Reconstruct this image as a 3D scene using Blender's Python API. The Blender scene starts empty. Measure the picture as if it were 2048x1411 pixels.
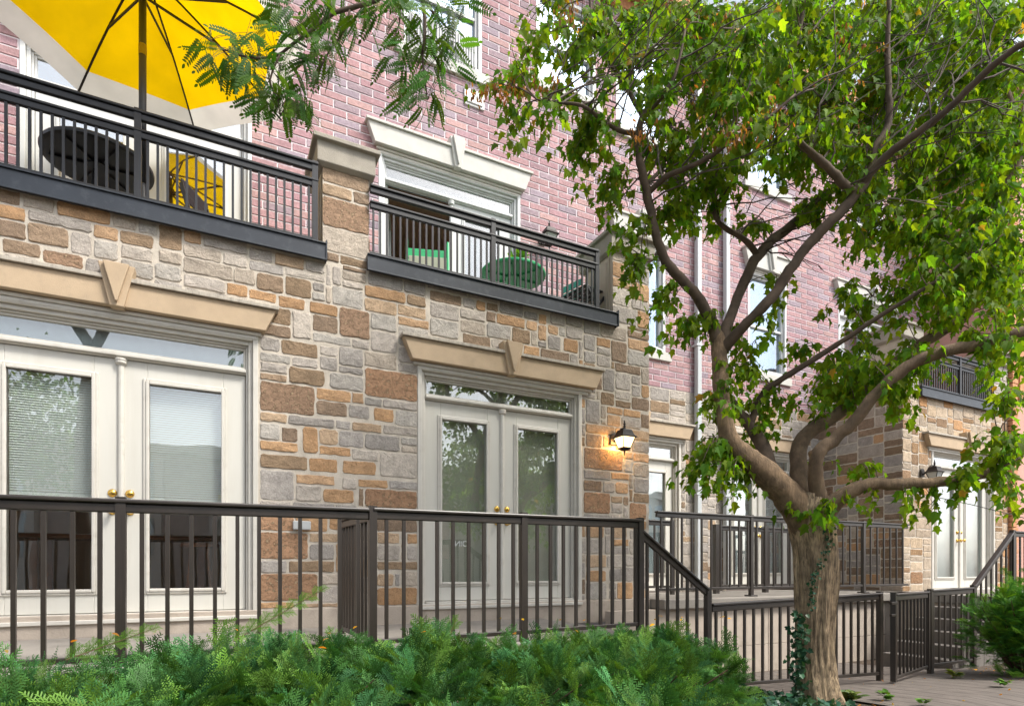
import bpy, bmesh, math, random
import numpy as np
from mathutils import Vector, Matrix
R=math.radians
# ------------------------------------------------------------------ camera, sky, sun, exposure
scn=bpy.context.scene
col=scn.collection
YAW=R(26.4); FPX=1168.0; HZ=1138.0          # lens measured from the photograph (pixels of the 2048-wide picture)
cd=bpy.data.cameras.new('camera'); cam=bpy.data.objects.new('camera',cd); col.objects.link(cam)
cam.location=(0,0,0); cam.rotation_euler=(R(90),0,-YAW)
cd.sensor_width=36; cd.lens=36*FPX/2048; cd.shift_y=(HZ-705.5)/2048; cd.clip_start=.05; cd.clip_end=500
scn.camera=cam
SUN_EL=R(52); SUN_AZ=R(40)                  # from the street side, to the right of the camera
w=bpy.data.worlds.new("World"); scn.world=w; w.use_nodes=True
nt=w.node_tree; bg=nt.nodes['Background']
sk=nt.nodes.new('ShaderNodeTexSky'); sk.sky_type='NISHITA'; sk.sun_disc=False
sk.sun_elevation=SUN_EL; sk.sun_rotation=R(180)-SUN_AZ; sk.dust_density=3.0; sk.air_density=1.0; sk.ozone_density=.6
hs=nt.nodes.new('ShaderNodeHueSaturation'); hs.inputs['Saturation'].default_value=.42
nt.links.new(sk.outputs[0],hs.inputs['Color']); nt.links.new(hs.outputs[0],bg.inputs['Color'])
bg.inputs['Strength'].default_value=.135
sd=bpy.data.lights.new('sun','SUN'); so=bpy.data.objects.new('sun',sd); col.objects.link(so)
sd.energy=2.0; sd.angle=R(13); sd.color=(1,.95,.87)
dvec=Vector((math.sin(SUN_AZ)*math.cos(SUN_EL),-math.cos(SUN_AZ)*math.cos(SUN_EL),math.sin(SUN_EL)))
so.rotation_euler=dvec.to_track_quat('Z','Y').to_euler(); so.location=(4,-6,12)
scn.view_settings.view_transform='Standard'; scn.view_settings.look='None'; scn.view_settings.gamma=1
scn.view_settings.exposure=1.22
try:
    scn.cycles.max_bounces=8; scn.cycles.transparent_max_bounces=16; scn.cycles.transmission_bounces=4
except Exception: pass

ca,sa=math.cos(YAW),math.sin(YAW)
def wp(x,y,d):
    """photo pixel + distance ahead of the camera (m) -> point in the place"""
    l=(x-1024)/FPX*d
    return Vector((l*ca+d*sa,-l*sa+d*ca,(HZ-y)/FPX*d))

# ------------------------------------------------------------------ materials
MAT={}
def nodes(name):
    m=bpy.data.materials.new(name); m.use_nodes=True
    n=m.node_tree.nodes; return m,m.node_tree,n,n['Principled BSDF']
def surf(name,colr,rough=.6,metal=0,var=.15,scale=6,bump=0,bscale=60,attr=False,stain=None,spec=.5,streak=False,coat=0):
    """generic painted / mineral surface: base colour varied by noise, optional colour attribute, bump and dirt"""
    m,t,n,b=nodes(name)
    tc=n.new('ShaderNodeTexCoord'); L=t.links.new
    src=tc.outputs['Object']
    if streak:
        mp=n.new('ShaderNodeMapping'); mp.inputs['Scale'].default_value=(1,1,.08); L(src,mp.inputs[0]); ssrc=mp.outputs[0]
    else: ssrc=src
    nz=n.new('ShaderNodeTexNoise'); nz.inputs['Scale'].default_value=scale; nz.inputs['Detail'].default_value=6; L(ssrc,nz.inputs[0])
    mr=n.new('ShaderNodeMapRange'); mr.inputs[1].default_value=.25; mr.inputs[2].default_value=.75
    mr.inputs[3].default_value=1-var; mr.inputs[4].default_value=1+var; L(nz.outputs[0],mr.inputs[0])
    mul=n.new('ShaderNodeVectorMath'); mul.operation='SCALE'; L(mr.outputs[0],mul.inputs['Scale'])
    if attr:
        at=n.new('ShaderNodeAttribute'); at.attribute_name='Col'; L(at.outputs['Color'],mul.inputs[0])
    else: mul.inputs[0].default_value=colr[:3]
    out=mul.outputs[0]
    if stain:
        n2=n.new('ShaderNodeTexNoise'); n2.inputs['Scale'].default_value=stain[1]; n2.inputs['Detail'].default_value=8; n2.inputs['Roughness'].default_value=.7; L(ssrc,n2.inputs[0])
        m2=n.new('ShaderNodeMapRange'); m2.inputs[1].default_value=.52; m2.inputs[2].default_value=.75; m2.inputs[4].default_value=stain[2]; L(n2.outputs[0],m2.inputs[0])
        mx=n.new('ShaderNodeMix'); mx.data_type='RGBA'; L(m2.outputs[0],mx.inputs[0]); L(out,mx.inputs[6]); mx.inputs[7].default_value=(*stain[0],1)
        out=mx.outputs[2]
    L(out,b.inputs['Base Color'])
    b.inputs['Roughness'].default_value=rough; b.inputs['Metallic'].default_value=metal; b.inputs['Specular IOR Level'].default_value=spec
    if coat: b.inputs['Coat Weight'].default_value=coat
    if bump:
        nb=n.new('ShaderNodeTexNoise'); nb.inputs['Scale'].default_value=bscale; nb.inputs['Detail'].default_value=8; nb.inputs['Roughness'].default_value=.65; L(ssrc,nb.inputs[0])
        bp=n.new('ShaderNodeBump'); bp.inputs['Strength'].default_value=bump; bp.inputs['Distance'].default_value=.01; L(nb.outputs[0],bp.inputs['Height']); L(bp.outputs[0],b.inputs['Normal'])
    MAT[name]=m; return m
surf('white_paint',(.60,.585,.53),.45,var=.04,scale=2,bump=.06,bscale=30,stain=((.42,.38,.30),5,.22),streak=True)
surf('trim_paint',(.58,.555,.50),.4,var=.06,scale=4,stain=((.33,.29,.23),9,.4))
surf('upper_paint',(.60,.61,.60),.35,var=.04,scale=4)
surf('rail_brown',(.024,.018,.014),.36,var=.35,scale=7,spec=.75,bump=.06,bscale=25,stain=((.09,.075,.06),30,.25))
surf('rail_black',(.015,.016,.019),.42,var=.25,scale=5,spec=.4,stain=((.06,.065,.07),20,.3))
surf('fascia_metal',(.022,.028,.038),.4,var=.2,scale=3,spec=.45,stain=((.09,.1,.11),12,.4))
surf('precast',(.47,.355,.235),.8,var=.10,scale=5,bump=.25,bscale=120,stain=((.30,.24,.18),14,.30))
surf('precast_top',(.42,.38,.32),.85,var=.25,scale=18,bump=.4,bscale=60,stain=((.12,.10,.085),26,.75),streak=True)
surf('precast_grey',(.54,.53,.49),.8,var=.08,scale=5,bump=.2,bscale=120,stain=((.3,.29,.27),9,.25))
surf('cap_concrete',(.33,.30,.25),.85,var=.2,scale=8,bump=.5,bscale=90,stain=((.17,.155,.13),16,.5))
surf('stucco',(.48,.42,.33),.85,var=.1,scale=6,bump=.3,bscale=150)
surf('concrete',(.42,.36,.30),.85,var=.15,scale=4,bump=.35,bscale=50,stain=((.20,.17,.13),5,.5))
surf('slab_concrete',(.23,.21,.185),.85,var=.2,scale=5,bump=.3,bscale=60,stain=((.14,.13,.11),5,.5))
surf('mortar',(.53,.475,.40),.9,var=.2,scale=9,bump=.6,bscale=70)
surf('brick_mortar',(.68,.62,.64),.9,var=.18,scale=9,bump=.5,bscale=90,stain=((.33,.27,.28),2.2,.5))
surf('brass',(.75,.48,.12),.22,metal=1,var=.1,scale=20)
surf('black_metal',(.018,.018,.02),.4,var=.2,scale=30)
surf('bronze_metal',(.022,.017,.014),.55,var=.3,scale=40,spec=.35)
surf('grey_plastic',(.45,.46,.46),.5,var=.06,scale=20)
surf('green_plastic',(.025,.36,.13),.4,var=.12,scale=5)
surf('teal_plastic',(.03,.30,.22),.4,var=.1,scale=6)
surf('black_plastic',(.018,.019,.021),.35,var=.2,scale=6)
surf('cushion',(.36,.36,.28),.9,var=.1,scale=14)
surf('pipe_paint',(.50,.53,.54),.45,var=.08,scale=5,stain=((.3,.27,.22),4,.3),streak=True)
surf('room_wall',(.66,.50,.36),.9,var=.1,scale=2)
surf('room_floor',(.30,.22,.15),.6,var=.2,scale=5)
surf('shade_fabric',(.42,.42,.35),.9,var=.05,scale=4)
surf('shade_light',(.42,.47,.50),.9,var=.05,scale=4)
surf('blind_slat',(.88,.90,.88),.5,var=.03,scale=3)
surf('wood_furniture',(.30,.11,.035),.4,var=.3,scale=9)
surf('pink_render',(.56,.31,.25),.9,var=.08,scale=2,bump=.2)
surf('orange_brick',(.52,.25,.12),.85,var=.2,scale=14,bump=.4)
surf('soil',(.07,.05,.035),.95,var=.5,scale=18,bump=1,bscale=40,stain=((.16,.10,.05),60,.6))
surf('steps_stone',(.15,.135,.12),.9,var=.25,scale=6,bump=.4)
surf('asphalt',(.06,.06,.06),.9,var=.2,scale=20,bump=.4)
surf('pavement',(.30,.28,.26),.9,var=.2,scale=4,bump=.3)
surf('street_brick',(.55,.50,.46),.9,var=.2,scale=4)
surf('rope',(.05,.05,.05),.8)
def leafmat(name,trans=.45,rough=.45):
    m,t,n,b=nodes(name); L=t.links.new
    at=n.new('ShaderNodeAttribute'); at.attribute_name='Col'
    L(at.outputs['Color'],b.inputs['Base Color']); b.inputs['Roughness'].default_value=rough; b.inputs['Specular IOR Level'].default_value=.18
    tr=n.new('ShaderNodeBsdfTranslucent')
    g=n.new('ShaderNodeVectorMath'); g.operation='MULTIPLY'; g.inputs[1].default_value=(1.9,1.75,.5); L(at.outputs['Color'],g.inputs[0]); L(g.outputs[0],tr.inputs['Color'])
    mx=n.new('ShaderNodeMixShader'); mx.inputs[0].default_value=trans
    L(b.outputs[0],mx.inputs[1]); L(tr.outputs[0],mx.inputs[2]); L(mx.outputs[0],n['Material Output'].inputs[0])
    MAT[name]=m
leafmat('maple_leaf',.6,.6); leafmat('locust_leaf',.4); leafmat('yew_needle',.2,.5); leafmat('ivy_leaf',.15,.35)
def canopymat(name,c,tf):
    m,t,n,b=nodes(name); L=t.links.new
    b.inputs['Roughness'].default_value=.85
    tc=n.new('ShaderNodeTexCoord'); nz=n.new('ShaderNodeTexNoise'); nz.inputs['Scale'].default_value=3.5; nz.inputs['Detail'].default_value=6; L(tc.outputs['Object'],nz.inputs[0])
    mr=n.new('ShaderNodeMapRange'); mr.inputs[1].default_value=.3; mr.inputs[2].default_value=.7; mr.inputs[3].default_value=.84; mr.inputs[4].default_value=1.04; L(nz.outputs[0],mr.inputs[0])
    sc=n.new('ShaderNodeVectorMath'); sc.operation='SCALE'; sc.inputs[0].default_value=c; L(mr.outputs[0],sc.inputs['Scale']); L(sc.outputs[0],b.inputs['Base Color'])
    tr=n.new('ShaderNodeBsdfTranslucent'); L(sc.outputs[0],tr.inputs['Color'])
    mx=n.new('ShaderNodeMixShader'); mx.inputs[0].default_value=tf
    L(b.outputs[0],mx.inputs[1]); L(tr.outputs[0],mx.inputs[2]); L(mx.outputs[0],n['Material Output'].inputs[0]); MAT[name]=m
canopymat('yellow_canvas',(.78,.50,.0),.55); canopymat('grey_canvas',(.66,.64,.58),.5)
def stonemat():
    m,t,n,b=nodes('stone'); L=t.links.new
    tc=n.new('ShaderNodeTexCoord'); at=n.new('ShaderNodeAttribute'); at.attribute_name='Col'
    def noise(s,d,r=.6):
        z=n.new('ShaderNodeTexNoise'); z.inputs['Scale'].default_value=s; z.inputs['Detail'].default_value=d; z.inputs['Roughness'].default_value=r; L(tc.outputs['Object'],z.inputs[0]); return z.outputs[0]
    def mrange(x,a,b_,c,d):
        q=n.new('ShaderNodeMapRange'); q.inputs[1].default_value=a; q.inputs[2].default_value=b_; q.inputs[3].default_value=c; q.inputs[4].default_value=d; L(x,q.inputs[0]); return q.outputs[0]
    v1=mrange(noise(11,6),.3,.7,.78,1.2)
    v2=mrange(noise(90,4,.7),.3,.7,.8,1.18)
    mm=n.new('ShaderNodeMath'); mm.operation='MULTIPLY'; L(v1,mm.inputs[0]); L(v2,mm.inputs[1])
    sc=n.new('ShaderNodeVectorMath'); sc.operation='SCALE'; L(at.outputs['Color'],sc.inputs[0]); L(mm.outputs[0],sc.inputs['Scale'])
    # pale chips in the rough brown blocks (amount in the attribute's alpha)
    wv=mrange(noise(34,5,.75),.56,.62,0,1)
    am=n.new('ShaderNodeMath'); am.operation='MULTIPLY'; L(wv,am.inputs[0]); L(at.outputs['Alpha'],am.inputs[1])
    mx=n.new('ShaderNodeMix'); mx.data_type='RGBA'; L(am.outputs[0],mx.inputs[0]); L(sc.outputs[0],mx.inputs[6]); mx.inputs[7].default_value=(.52,.38,.24,1)
    # dark weathering specks
    ds=mrange(noise(70,3),.66,.74,0,.55)
    mx2=n.new('ShaderNodeMix'); mx2.data_type='RGBA'; L(ds,mx2.inputs[0]); L(mx.outputs[2],mx2.inputs[6]); mx2.inputs[7].default_value=(.12,.10,.08,1)
    L(mx2.outputs[2],b.inputs['Base Color']); b.inputs['Roughness'].default_value=.88; b.inputs['Specular IOR Level'].default_value=.3
    bp=n.new('ShaderNodeBump'); bp.inputs['Strength'].default_value=.9; bp.inputs['Distance'].default_value=.016
    ad=n.new('ShaderNodeMath'); ad.operation='ADD'; L(noise(28,8,.7),ad.inputs[0]); L(am.outputs[0],ad.inputs[1])
    L(ad.outputs[0],bp.inputs['Height']); L(bp.outputs[0],b.inputs['Normal'])
    MAT['stone']=m
stonemat()
surf('brick',(1,1,1),.88,var=.2,scale=26,bump=.7,bscale=60,attr=True,stain=((.15,.10,.11),3,.4))
def glassmat(name,lo,tint=(.9,.95,.93),wavy=.0):
    m,t,n,b=nodes(name); L=t.links.new; n.remove(b)
    gl=n.new('ShaderNodeBsdfGlossy'); gl.inputs['Roughness'].default_value=.0; gl.inputs['Color'].default_value=(.66,.76,.90,1) if name=='upper_glass' else (1,1,1,1)
    tr=n.new('ShaderNodeBsdfTransparent'); tr.inputs['Color'].default_value=(*tint,1)
    fr=n.new('ShaderNodeFresnel'); fr.inputs['IOR'].default_value=1.5
    mr=n.new('ShaderNodeMapRange'); mr.inputs[1].default_value=.04; mr.inputs[2].default_value=.6; mr.inputs[3].default_value=lo; mr.inputs[4].default_value=.55; L(fr.outputs[0],mr.inputs[0])
    mx=n.new('ShaderNodeMixShader'); L(mr.outputs[0],mx.inputs[0]); L(tr.outputs[0],mx.inputs[1]); L(gl.outputs[0],mx.inputs[2]); L(mx.outputs[0],n['Material Output'].inputs[0])
    if wavy:
        tc=n.new('ShaderNodeTexCoord'); nz=n.new('ShaderNodeTexNoise'); nz.inputs['Scale'].default_value=2.5; nz.inputs['Detail'].default_value=1; L(tc.outputs['Object'],nz.inputs[0])
        bp=n.new('ShaderNodeBump'); bp.inputs['Strength'].default_value=wavy; bp.inputs['Distance'].default_value=.02; L(nz.outputs[0],bp.inputs['Height']); L(bp.outputs[0],gl.inputs['Normal']); 
    MAT[name]=m
glassmat('glass',.14,tint=(.97,.99,.98),wavy=.09); glassmat('mirror_glass',.42,wavy=.05); glassmat('upper_glass',.20,tint=(.96,.98,.98),wavy=.12)
def emis(name,c,s):
    m,t,n,b=nodes(name); b.inputs['Base Color'].default_value=(*c,1); b.inputs['Emission Color'].default_value=(*c,1); b.inputs['Emission Strength'].default_value=s; MAT[name]=m
emis('lamp_glass',(1,.72,.36),1.6); surf('lamp_glass_off',(.45,.47,.45),.15,var=.1)
def barkmat():
    m,t,n,b=nodes('bark'); L=t.links.new
    at=n.new('ShaderNodeAttribute'); at.attribute_name='Col'; tc=n.new('ShaderNodeTexCoord')
    mp=n.new('ShaderNodeMapping'); mp.inputs['Scale'].default_value=(1,1,.12); L(tc.outputs['Object'],mp.inputs[0])
    nz=n.new('ShaderNodeTexNoise'); nz.inputs['Scale'].default_value=55; nz.inputs['Detail'].default_value=8; nz.inputs['Roughness'].default_value=.7; nz.inputs['Distortion'].default_value=.8; L(mp.outputs[0],nz.inputs[0])
    cr=n.new('ShaderNodeMapRange'); cr.inputs[1].default_value=.38; cr.inputs[2].default_value=.62; cr.inputs[3].default_value=.35; cr.inputs[4].default_value=1.35; L(nz.outputs[0],cr.inputs[0])
    # ridged bark only on the old trunk (attribute alpha)
    mxf=n.new('ShaderNodeMix'); mxf.data_type='FLOAT'; L(at.outputs['Alpha'],mxf.inputs[0]); mxf.inputs[2].default_value=1; L(cr.outputs[0],mxf.inputs[3])
    n2=n.new('ShaderNodeTexNoise'); n2.inputs['Scale'].default_value=14; n2.inputs['Detail'].default_value=5; L(tc.outputs['Object'],n2.inputs[0])
    m2=n.new('ShaderNodeMapRange'); m2.inputs[1].default_value=.3; m2.inputs[2].default_value=.7; m2.inputs[3].default_value=.65; m2.inputs[4].default_value=1.3; L(n2.outputs[0],m2.inputs[0])
    mm=n.new('ShaderNodeMath'); mm.operation='MULTIPLY'; L(mxf.outputs[0],mm.inputs[0]); L(m2.outputs[0],mm.inputs[1])
    sc=n.new('ShaderNodeVectorMath'); sc.operation='SCALE'; L(at.outputs['Color'],sc.inputs[0]); L(mm.outputs[0],sc.inputs['Scale'])
    L(sc.outputs[0],b.inputs['Base Color']); b.inputs['Roughness'].default_value=.9
    hh=n.new('ShaderNodeMath'); hh.operation='MULTIPLY'; L(nz.outputs[0],hh.inputs[0])
    ha=n.new('ShaderNodeMapRange'); ha.inputs[3].default_value=.12; ha.inputs[4].default_value=1; L(at.outputs['Alpha'],ha.inputs[0]); L(ha.outputs[0],hh.inputs[1])
    bp=n.new('ShaderNodeBump'); bp.inputs['Strength'].default_value=1; bp.inputs['Distance'].default_value=.03; L(hh.outputs[0],bp.inputs['Height']); L(bp.outputs[0],b.inputs['Normal'])
    MAT['bark']=m
barkmat()
def deckmat():
    m,t,n,b=nodes('path_boards'); L=t.links.new
    tc=n.new('ShaderNodeTexCoord'); mp=n.new('ShaderNodeMapping'); mp.inputs['Rotation'].default_value=(0,0,R(14)); L(tc.outputs['Object'],mp.inputs[0])
    sx=n.new('ShaderNodeSeparateXYZ'); L(mp.outputs[0],sx.inputs[0])
    dv=n.new('ShaderNodeMath'); dv.operation='DIVIDE'; dv.inputs[1].default_value=.2; L(sx.outputs[0],dv.inputs[0])
    fr=n.new('ShaderNodeMath'); fr.operation='FRACT'; L(dv.outputs[0],fr.inputs[0])
    pp=n.new('ShaderNodeMath'); pp.operation='PINGPONG'; pp.inputs[1].default_value=.5; L(fr.outputs[0],pp.inputs[0])
    st=n.new('ShaderNodeMapRange'); st.inputs[1].default_value=0; st.inputs[2].default_value=.035; L(pp.outputs[0],st.inputs[0])
    mp2=n.new('ShaderNodeMapping'); mp2.inputs['Scale'].default_value=(1,.06,1); L(mp.outputs[0],mp2.inputs[0])
    nz=n.new('ShaderNodeTexNoise'); nz.inputs['Scale'].default_value=45; nz.inputs['Detail'].default_value=6; L(mp2.outputs[0],nz.inputs[0])
    cr=n.new('ShaderNodeValToRGB'); cr.color_ramp.elements[0].position=.3; cr.color_ramp.elements[0].color=(.085,.072,.062,1); cr.color_ramp.elements[1].position=.7; cr.color_ramp.elements[1].color=(.17,.145,.125,1); L(nz.outputs[0],cr.inputs[0])
    mx=n.new('ShaderNodeMix'); mx.data_type='RGBA'; L(st.outputs[0],mx.inputs[0]); mx.inputs[6].default_value=(.035,.028,.022,1); L(cr.outputs[0],mx.inputs[7])
    L(mx.outputs[2],b.inputs['Base Color']); b.inputs['Roughness'].default_value=.75
    ad=n.new('ShaderNodeMath'); ad.operation='ADD'; L(st.outputs[0],ad.inputs[0]); L(nz.outputs[0],ad.inputs[1])
    bp=n.new('ShaderNodeBump'); bp.inputs['Distance'].default_value=.01; bp.inputs['Strength'].default_value=.8; L(ad.outputs[0],bp.inputs['Height']); L(bp.outputs[0],b.inputs['Normal'])
    MAT['path_boards']=m
deckmat()

# ------------------------------------------------------------------ mesh helpers
class MB:
    def __init__(s): s.v=[]; s.f=[]; s.c=[]
    def add(s,vs,fs,c=None):
        k=len(s.v); s.v+= [tuple(p) for p in vs]; s.f+=[tuple(i+k for i in f) for f in fs]
        s.c+=[c or (1,1,1,1)]*len(vs); return s
    def box(s,x0,y0,z0,x1,y1,z1,c=None):
        v=[(x0,y0,z0),(x1,y0,z0),(x1,y1,z0),(x0,y1,z0),(x0,y0,z1),(x1,y0,z1),(x1,y1,z1),(x0,y1,z1)]
        return s.add(v,[(3,2,1,0),(4,5,6,7),(0,1,5,4),(1,2,6,5),(2,3,7,6),(3,0,4,7)],c)
    def prism(s,pts,dv,c=None):
        """polygon pts (3D, any plane) extruded by dv"""
        n=len(pts); a=[Vector(p) for p in pts]; d=Vector(dv); b=[p+d for p in a]
        fs=[tuple(range(n))[::-1],tuple(range(n,2*n))]+[(i,(i+1)%n,n+(i+1)%n,n+i) for i in range(n)]
        return s.add(a+b,fs,c)
    def bar(s,p,q,w,h,up=(0,0,1),c=None):
        p=Vector(p); q=Vector(q); d=(q-p).normalized(); u=Vector(up); r=d.cross(u)
        if r.length<1e-4: r=d.cross(Vector((1,0,0)))
        r.normalize(); u=r.cross(d); vs=[]
        for e in (p,q):
            for a,b in ((-1,-1),(1,-1),(1,1),(-1,1)): vs.append(e+r*(a*w/2)+u*(b*h/2))
        return s.add(vs,[(3,2,1,0),(4,5,6,7),(0,1,5,4),(1,2,6,5),(2,3,7,6),(3,0,4,7)],c)
    def lathe(s,c0,prof,n=16,axis='z',c=None,rot=0):
        vs=[];fs=[];m=len(prof)
        for r,z in prof:
            for i in range(n):
                a=2*math.pi*i/n+rot
                p=(r*math.cos(a),r*math.sin(a),z) if axis=='z' else ((r*math.cos(a),z,r*math.sin(a)) if axis=='y' else (z,r*math.cos(a),r*math.sin(a)))
                vs.append((c0[0]+p[0],c0[1]+p[1],c0[2]+p[2]))
        for j in range(m-1):
            for i in range(n): fs.append((j*n+i,j*n+(i+1)%n,(j+1)*n+(i+1)%n,(j+1)*n+i))
        fs.append(tuple(range(n))[::-1]); fs.append(tuple((m-1)*n+i for i in range(n)))
        return s.add(vs,fs,c)
    def tube(s,pts,rad,n=8,c=None,wob=0,rng=random):
        P=[Vector(p) for p in pts]; vs=[];fs=[]; prev=None
        for i,p in enumerate(P):
            d=(P[min(i+1,len(P)-1)]-P[max(i-1,0)]).normalized()
            if prev is None:
                u=d.orthogonal().normalized()
            else:
                u=prev-d*prev.dot(d); u.normalize()
            prev=u; v=d.cross(u); r=rad[i] if hasattr(rad,'__len__') else rad
            for k in range(n):
                a=2*math.pi*k/n; rr=r*(1+wob*(rng.random()-.5))
                vs.append(p+u*(rr*math.cos(a))+v*(rr*math.sin(a)))
        for j in range(len(P)-1):
            for k in range(n): fs.append((j*n+k,j*n+(k+1)%n,(j+1)*n+(k+1)%n,(j+1)*n+k))
        fs.append(tuple(range(n))[::-1]); fs.append(tuple((len(P)-1)*n+k for k in range(n)))
        return s.add(vs,fs,c)
    def build(s,name,mat,parent=None,bevel=0,smooth=False,origin=None,colors=False,label=None):
        o=Vector((0,0,0))
        if parent is not None: o=world_loc(parent)
        org=Vector(origin) if origin is not None else o
        me=bpy.data.meshes.new(name); me.from_pydata([tuple(Vector(p)-org) for p in s.v],[],s.f)
        me.materials.append(MAT[mat]); 
        if colors:
            ca_=me.color_attributes.new('Col','FLOAT_COLOR','POINT'); ca_.data.foreach_set('color',np.array(s.c,dtype=np.float32).ravel())
        if smooth: me.polygons.foreach_set('use_smooth',[True]*len(me.polygons))
        me.update()
        bm=bmesh.new(); bm.from_mesh(me); bmesh.ops.recalc_face_normals(bm,faces=bm.faces); bm.to_mesh(me); bm.free()
        ob=bpy.data.objects.new(name,me); col.objects.link(ob)
        if parent is not None: ob.parent=parent
        ob.location=org-o
        if label: ob['label']=label
        if bevel:
            b=ob.modifiers.new('bevel','BEVEL'); b.width=bevel; b.segments=2; b.limit_method='ANGLE'; b.harden_normals=False
        return ob
def world_loc(o):
    l=Vector(o.location)
    while o.parent is not None: o=o.parent; l+=Vector(o.location)
    return l
def tag(o,label,cat=None,group=None,kind=None):
    if label: o['label']=label
    if cat: o['category']=cat
    if group: o['group']=group
    if kind: o['kind']=kind
    return o
def thing(name,label,cat,loc=(0,0,0),group=None):
    o=bpy.data.objects.new(name,None); col.objects.link(o); o.location=loc; o.empty_display_size=.2
    return tag(o,label,cat,group)
def raw(name,V,F,C,mat,parent=None,loc=None,smooth=False):
    """numpy verts (n,3), faces (m,k) -> object"""
    org=world_loc(parent) if parent is not None else Vector(loc or (0,0,0))
    me=bpy.data.meshes.new(name); V=np.asarray(V,dtype=np.float32)-np.array(org,dtype=np.float32)
    n,k=F.shape
    me.vertices.add(len(V)); me.vertices.foreach_set('co',V.ravel())
    me.loops.add(n*k); me.loops.foreach_set('vertex_index',F.ravel().astype(np.int32))
    me.polygons.add(n); me.polygons.foreach_set('loop_start',np.arange(0,n*k,k,dtype=np.int32)); 
    try: me.polygons.foreach_set('loop_total',np.full(n,k,dtype=np.int32))
    except Exception: pass
    me.update(calc_edges=True); me.validate()
    a=me.color_attributes.new('Col','FLOAT_COLOR','POINT'); a.data.foreach_set('color',np.asarray(C,dtype=np.float32).ravel())
    me.materials.append(MAT[mat])
    if smooth: me.polygons.foreach_set('use_smooth',[True]*n)
    ob=bpy.data.objects.new(name,me); col.objects.link(ob)
    if parent is not None: ob.parent=parent
    else: ob.location=org
    return ob

# ------------------------------------------------------------------ masonry
YS=5.7; YB=7.2                      # planes of the stone bays and of the brick wall behind them
def sheet(mb,o,U,V,u0,v0,u1,v1,holes,off=0):
    """flat wall sheet with rectangular holes, split into quads"""
    us=sorted({u0,u1,*[min(max(h[0],u0),u1) for h in holes],*[min(max(h[2],u0),u1) for h in holes]})
    vs=sorted({v0,v1,*[min(max(h[1],v0),v1) for h in holes],*[min(max(h[3],v0),v1) for h in holes]})
    N=U.cross(V)
    for a,b in zip(us,us[1:]):
        for c,d in zip(vs,vs[1:]):
            m=((a+b)/2,(c+d)/2)
            if any(h[0]<m[0]<h[2] and h[1]<m[1]<h[3] for h in holes): continue
            P=lambda u,v:o+U*u+V*v+N*off
            mb.add([P(a,c),P(b,c),P(b,d),P(a,d)],[(0,1,2,3)])
GREYS=[(.385,.345,.305),(.425,.38,.335),(.355,.325,.295),(.45,.40,.345),(.395,.365,.325),(.33,.30,.27),(.42,.36,.295)]
OCH=[(.46,.285,.155),(.49,.32,.19),(.42,.255,.135),(.45,.325,.215)]
BRN=[(.27,.19,.12),(.30,.215,.145),(.25,.18,.125)]
BIG=[(.285,.185,.12,1),(.37,.22,.13,1)]
DU,DV=.03,.0235
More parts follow.
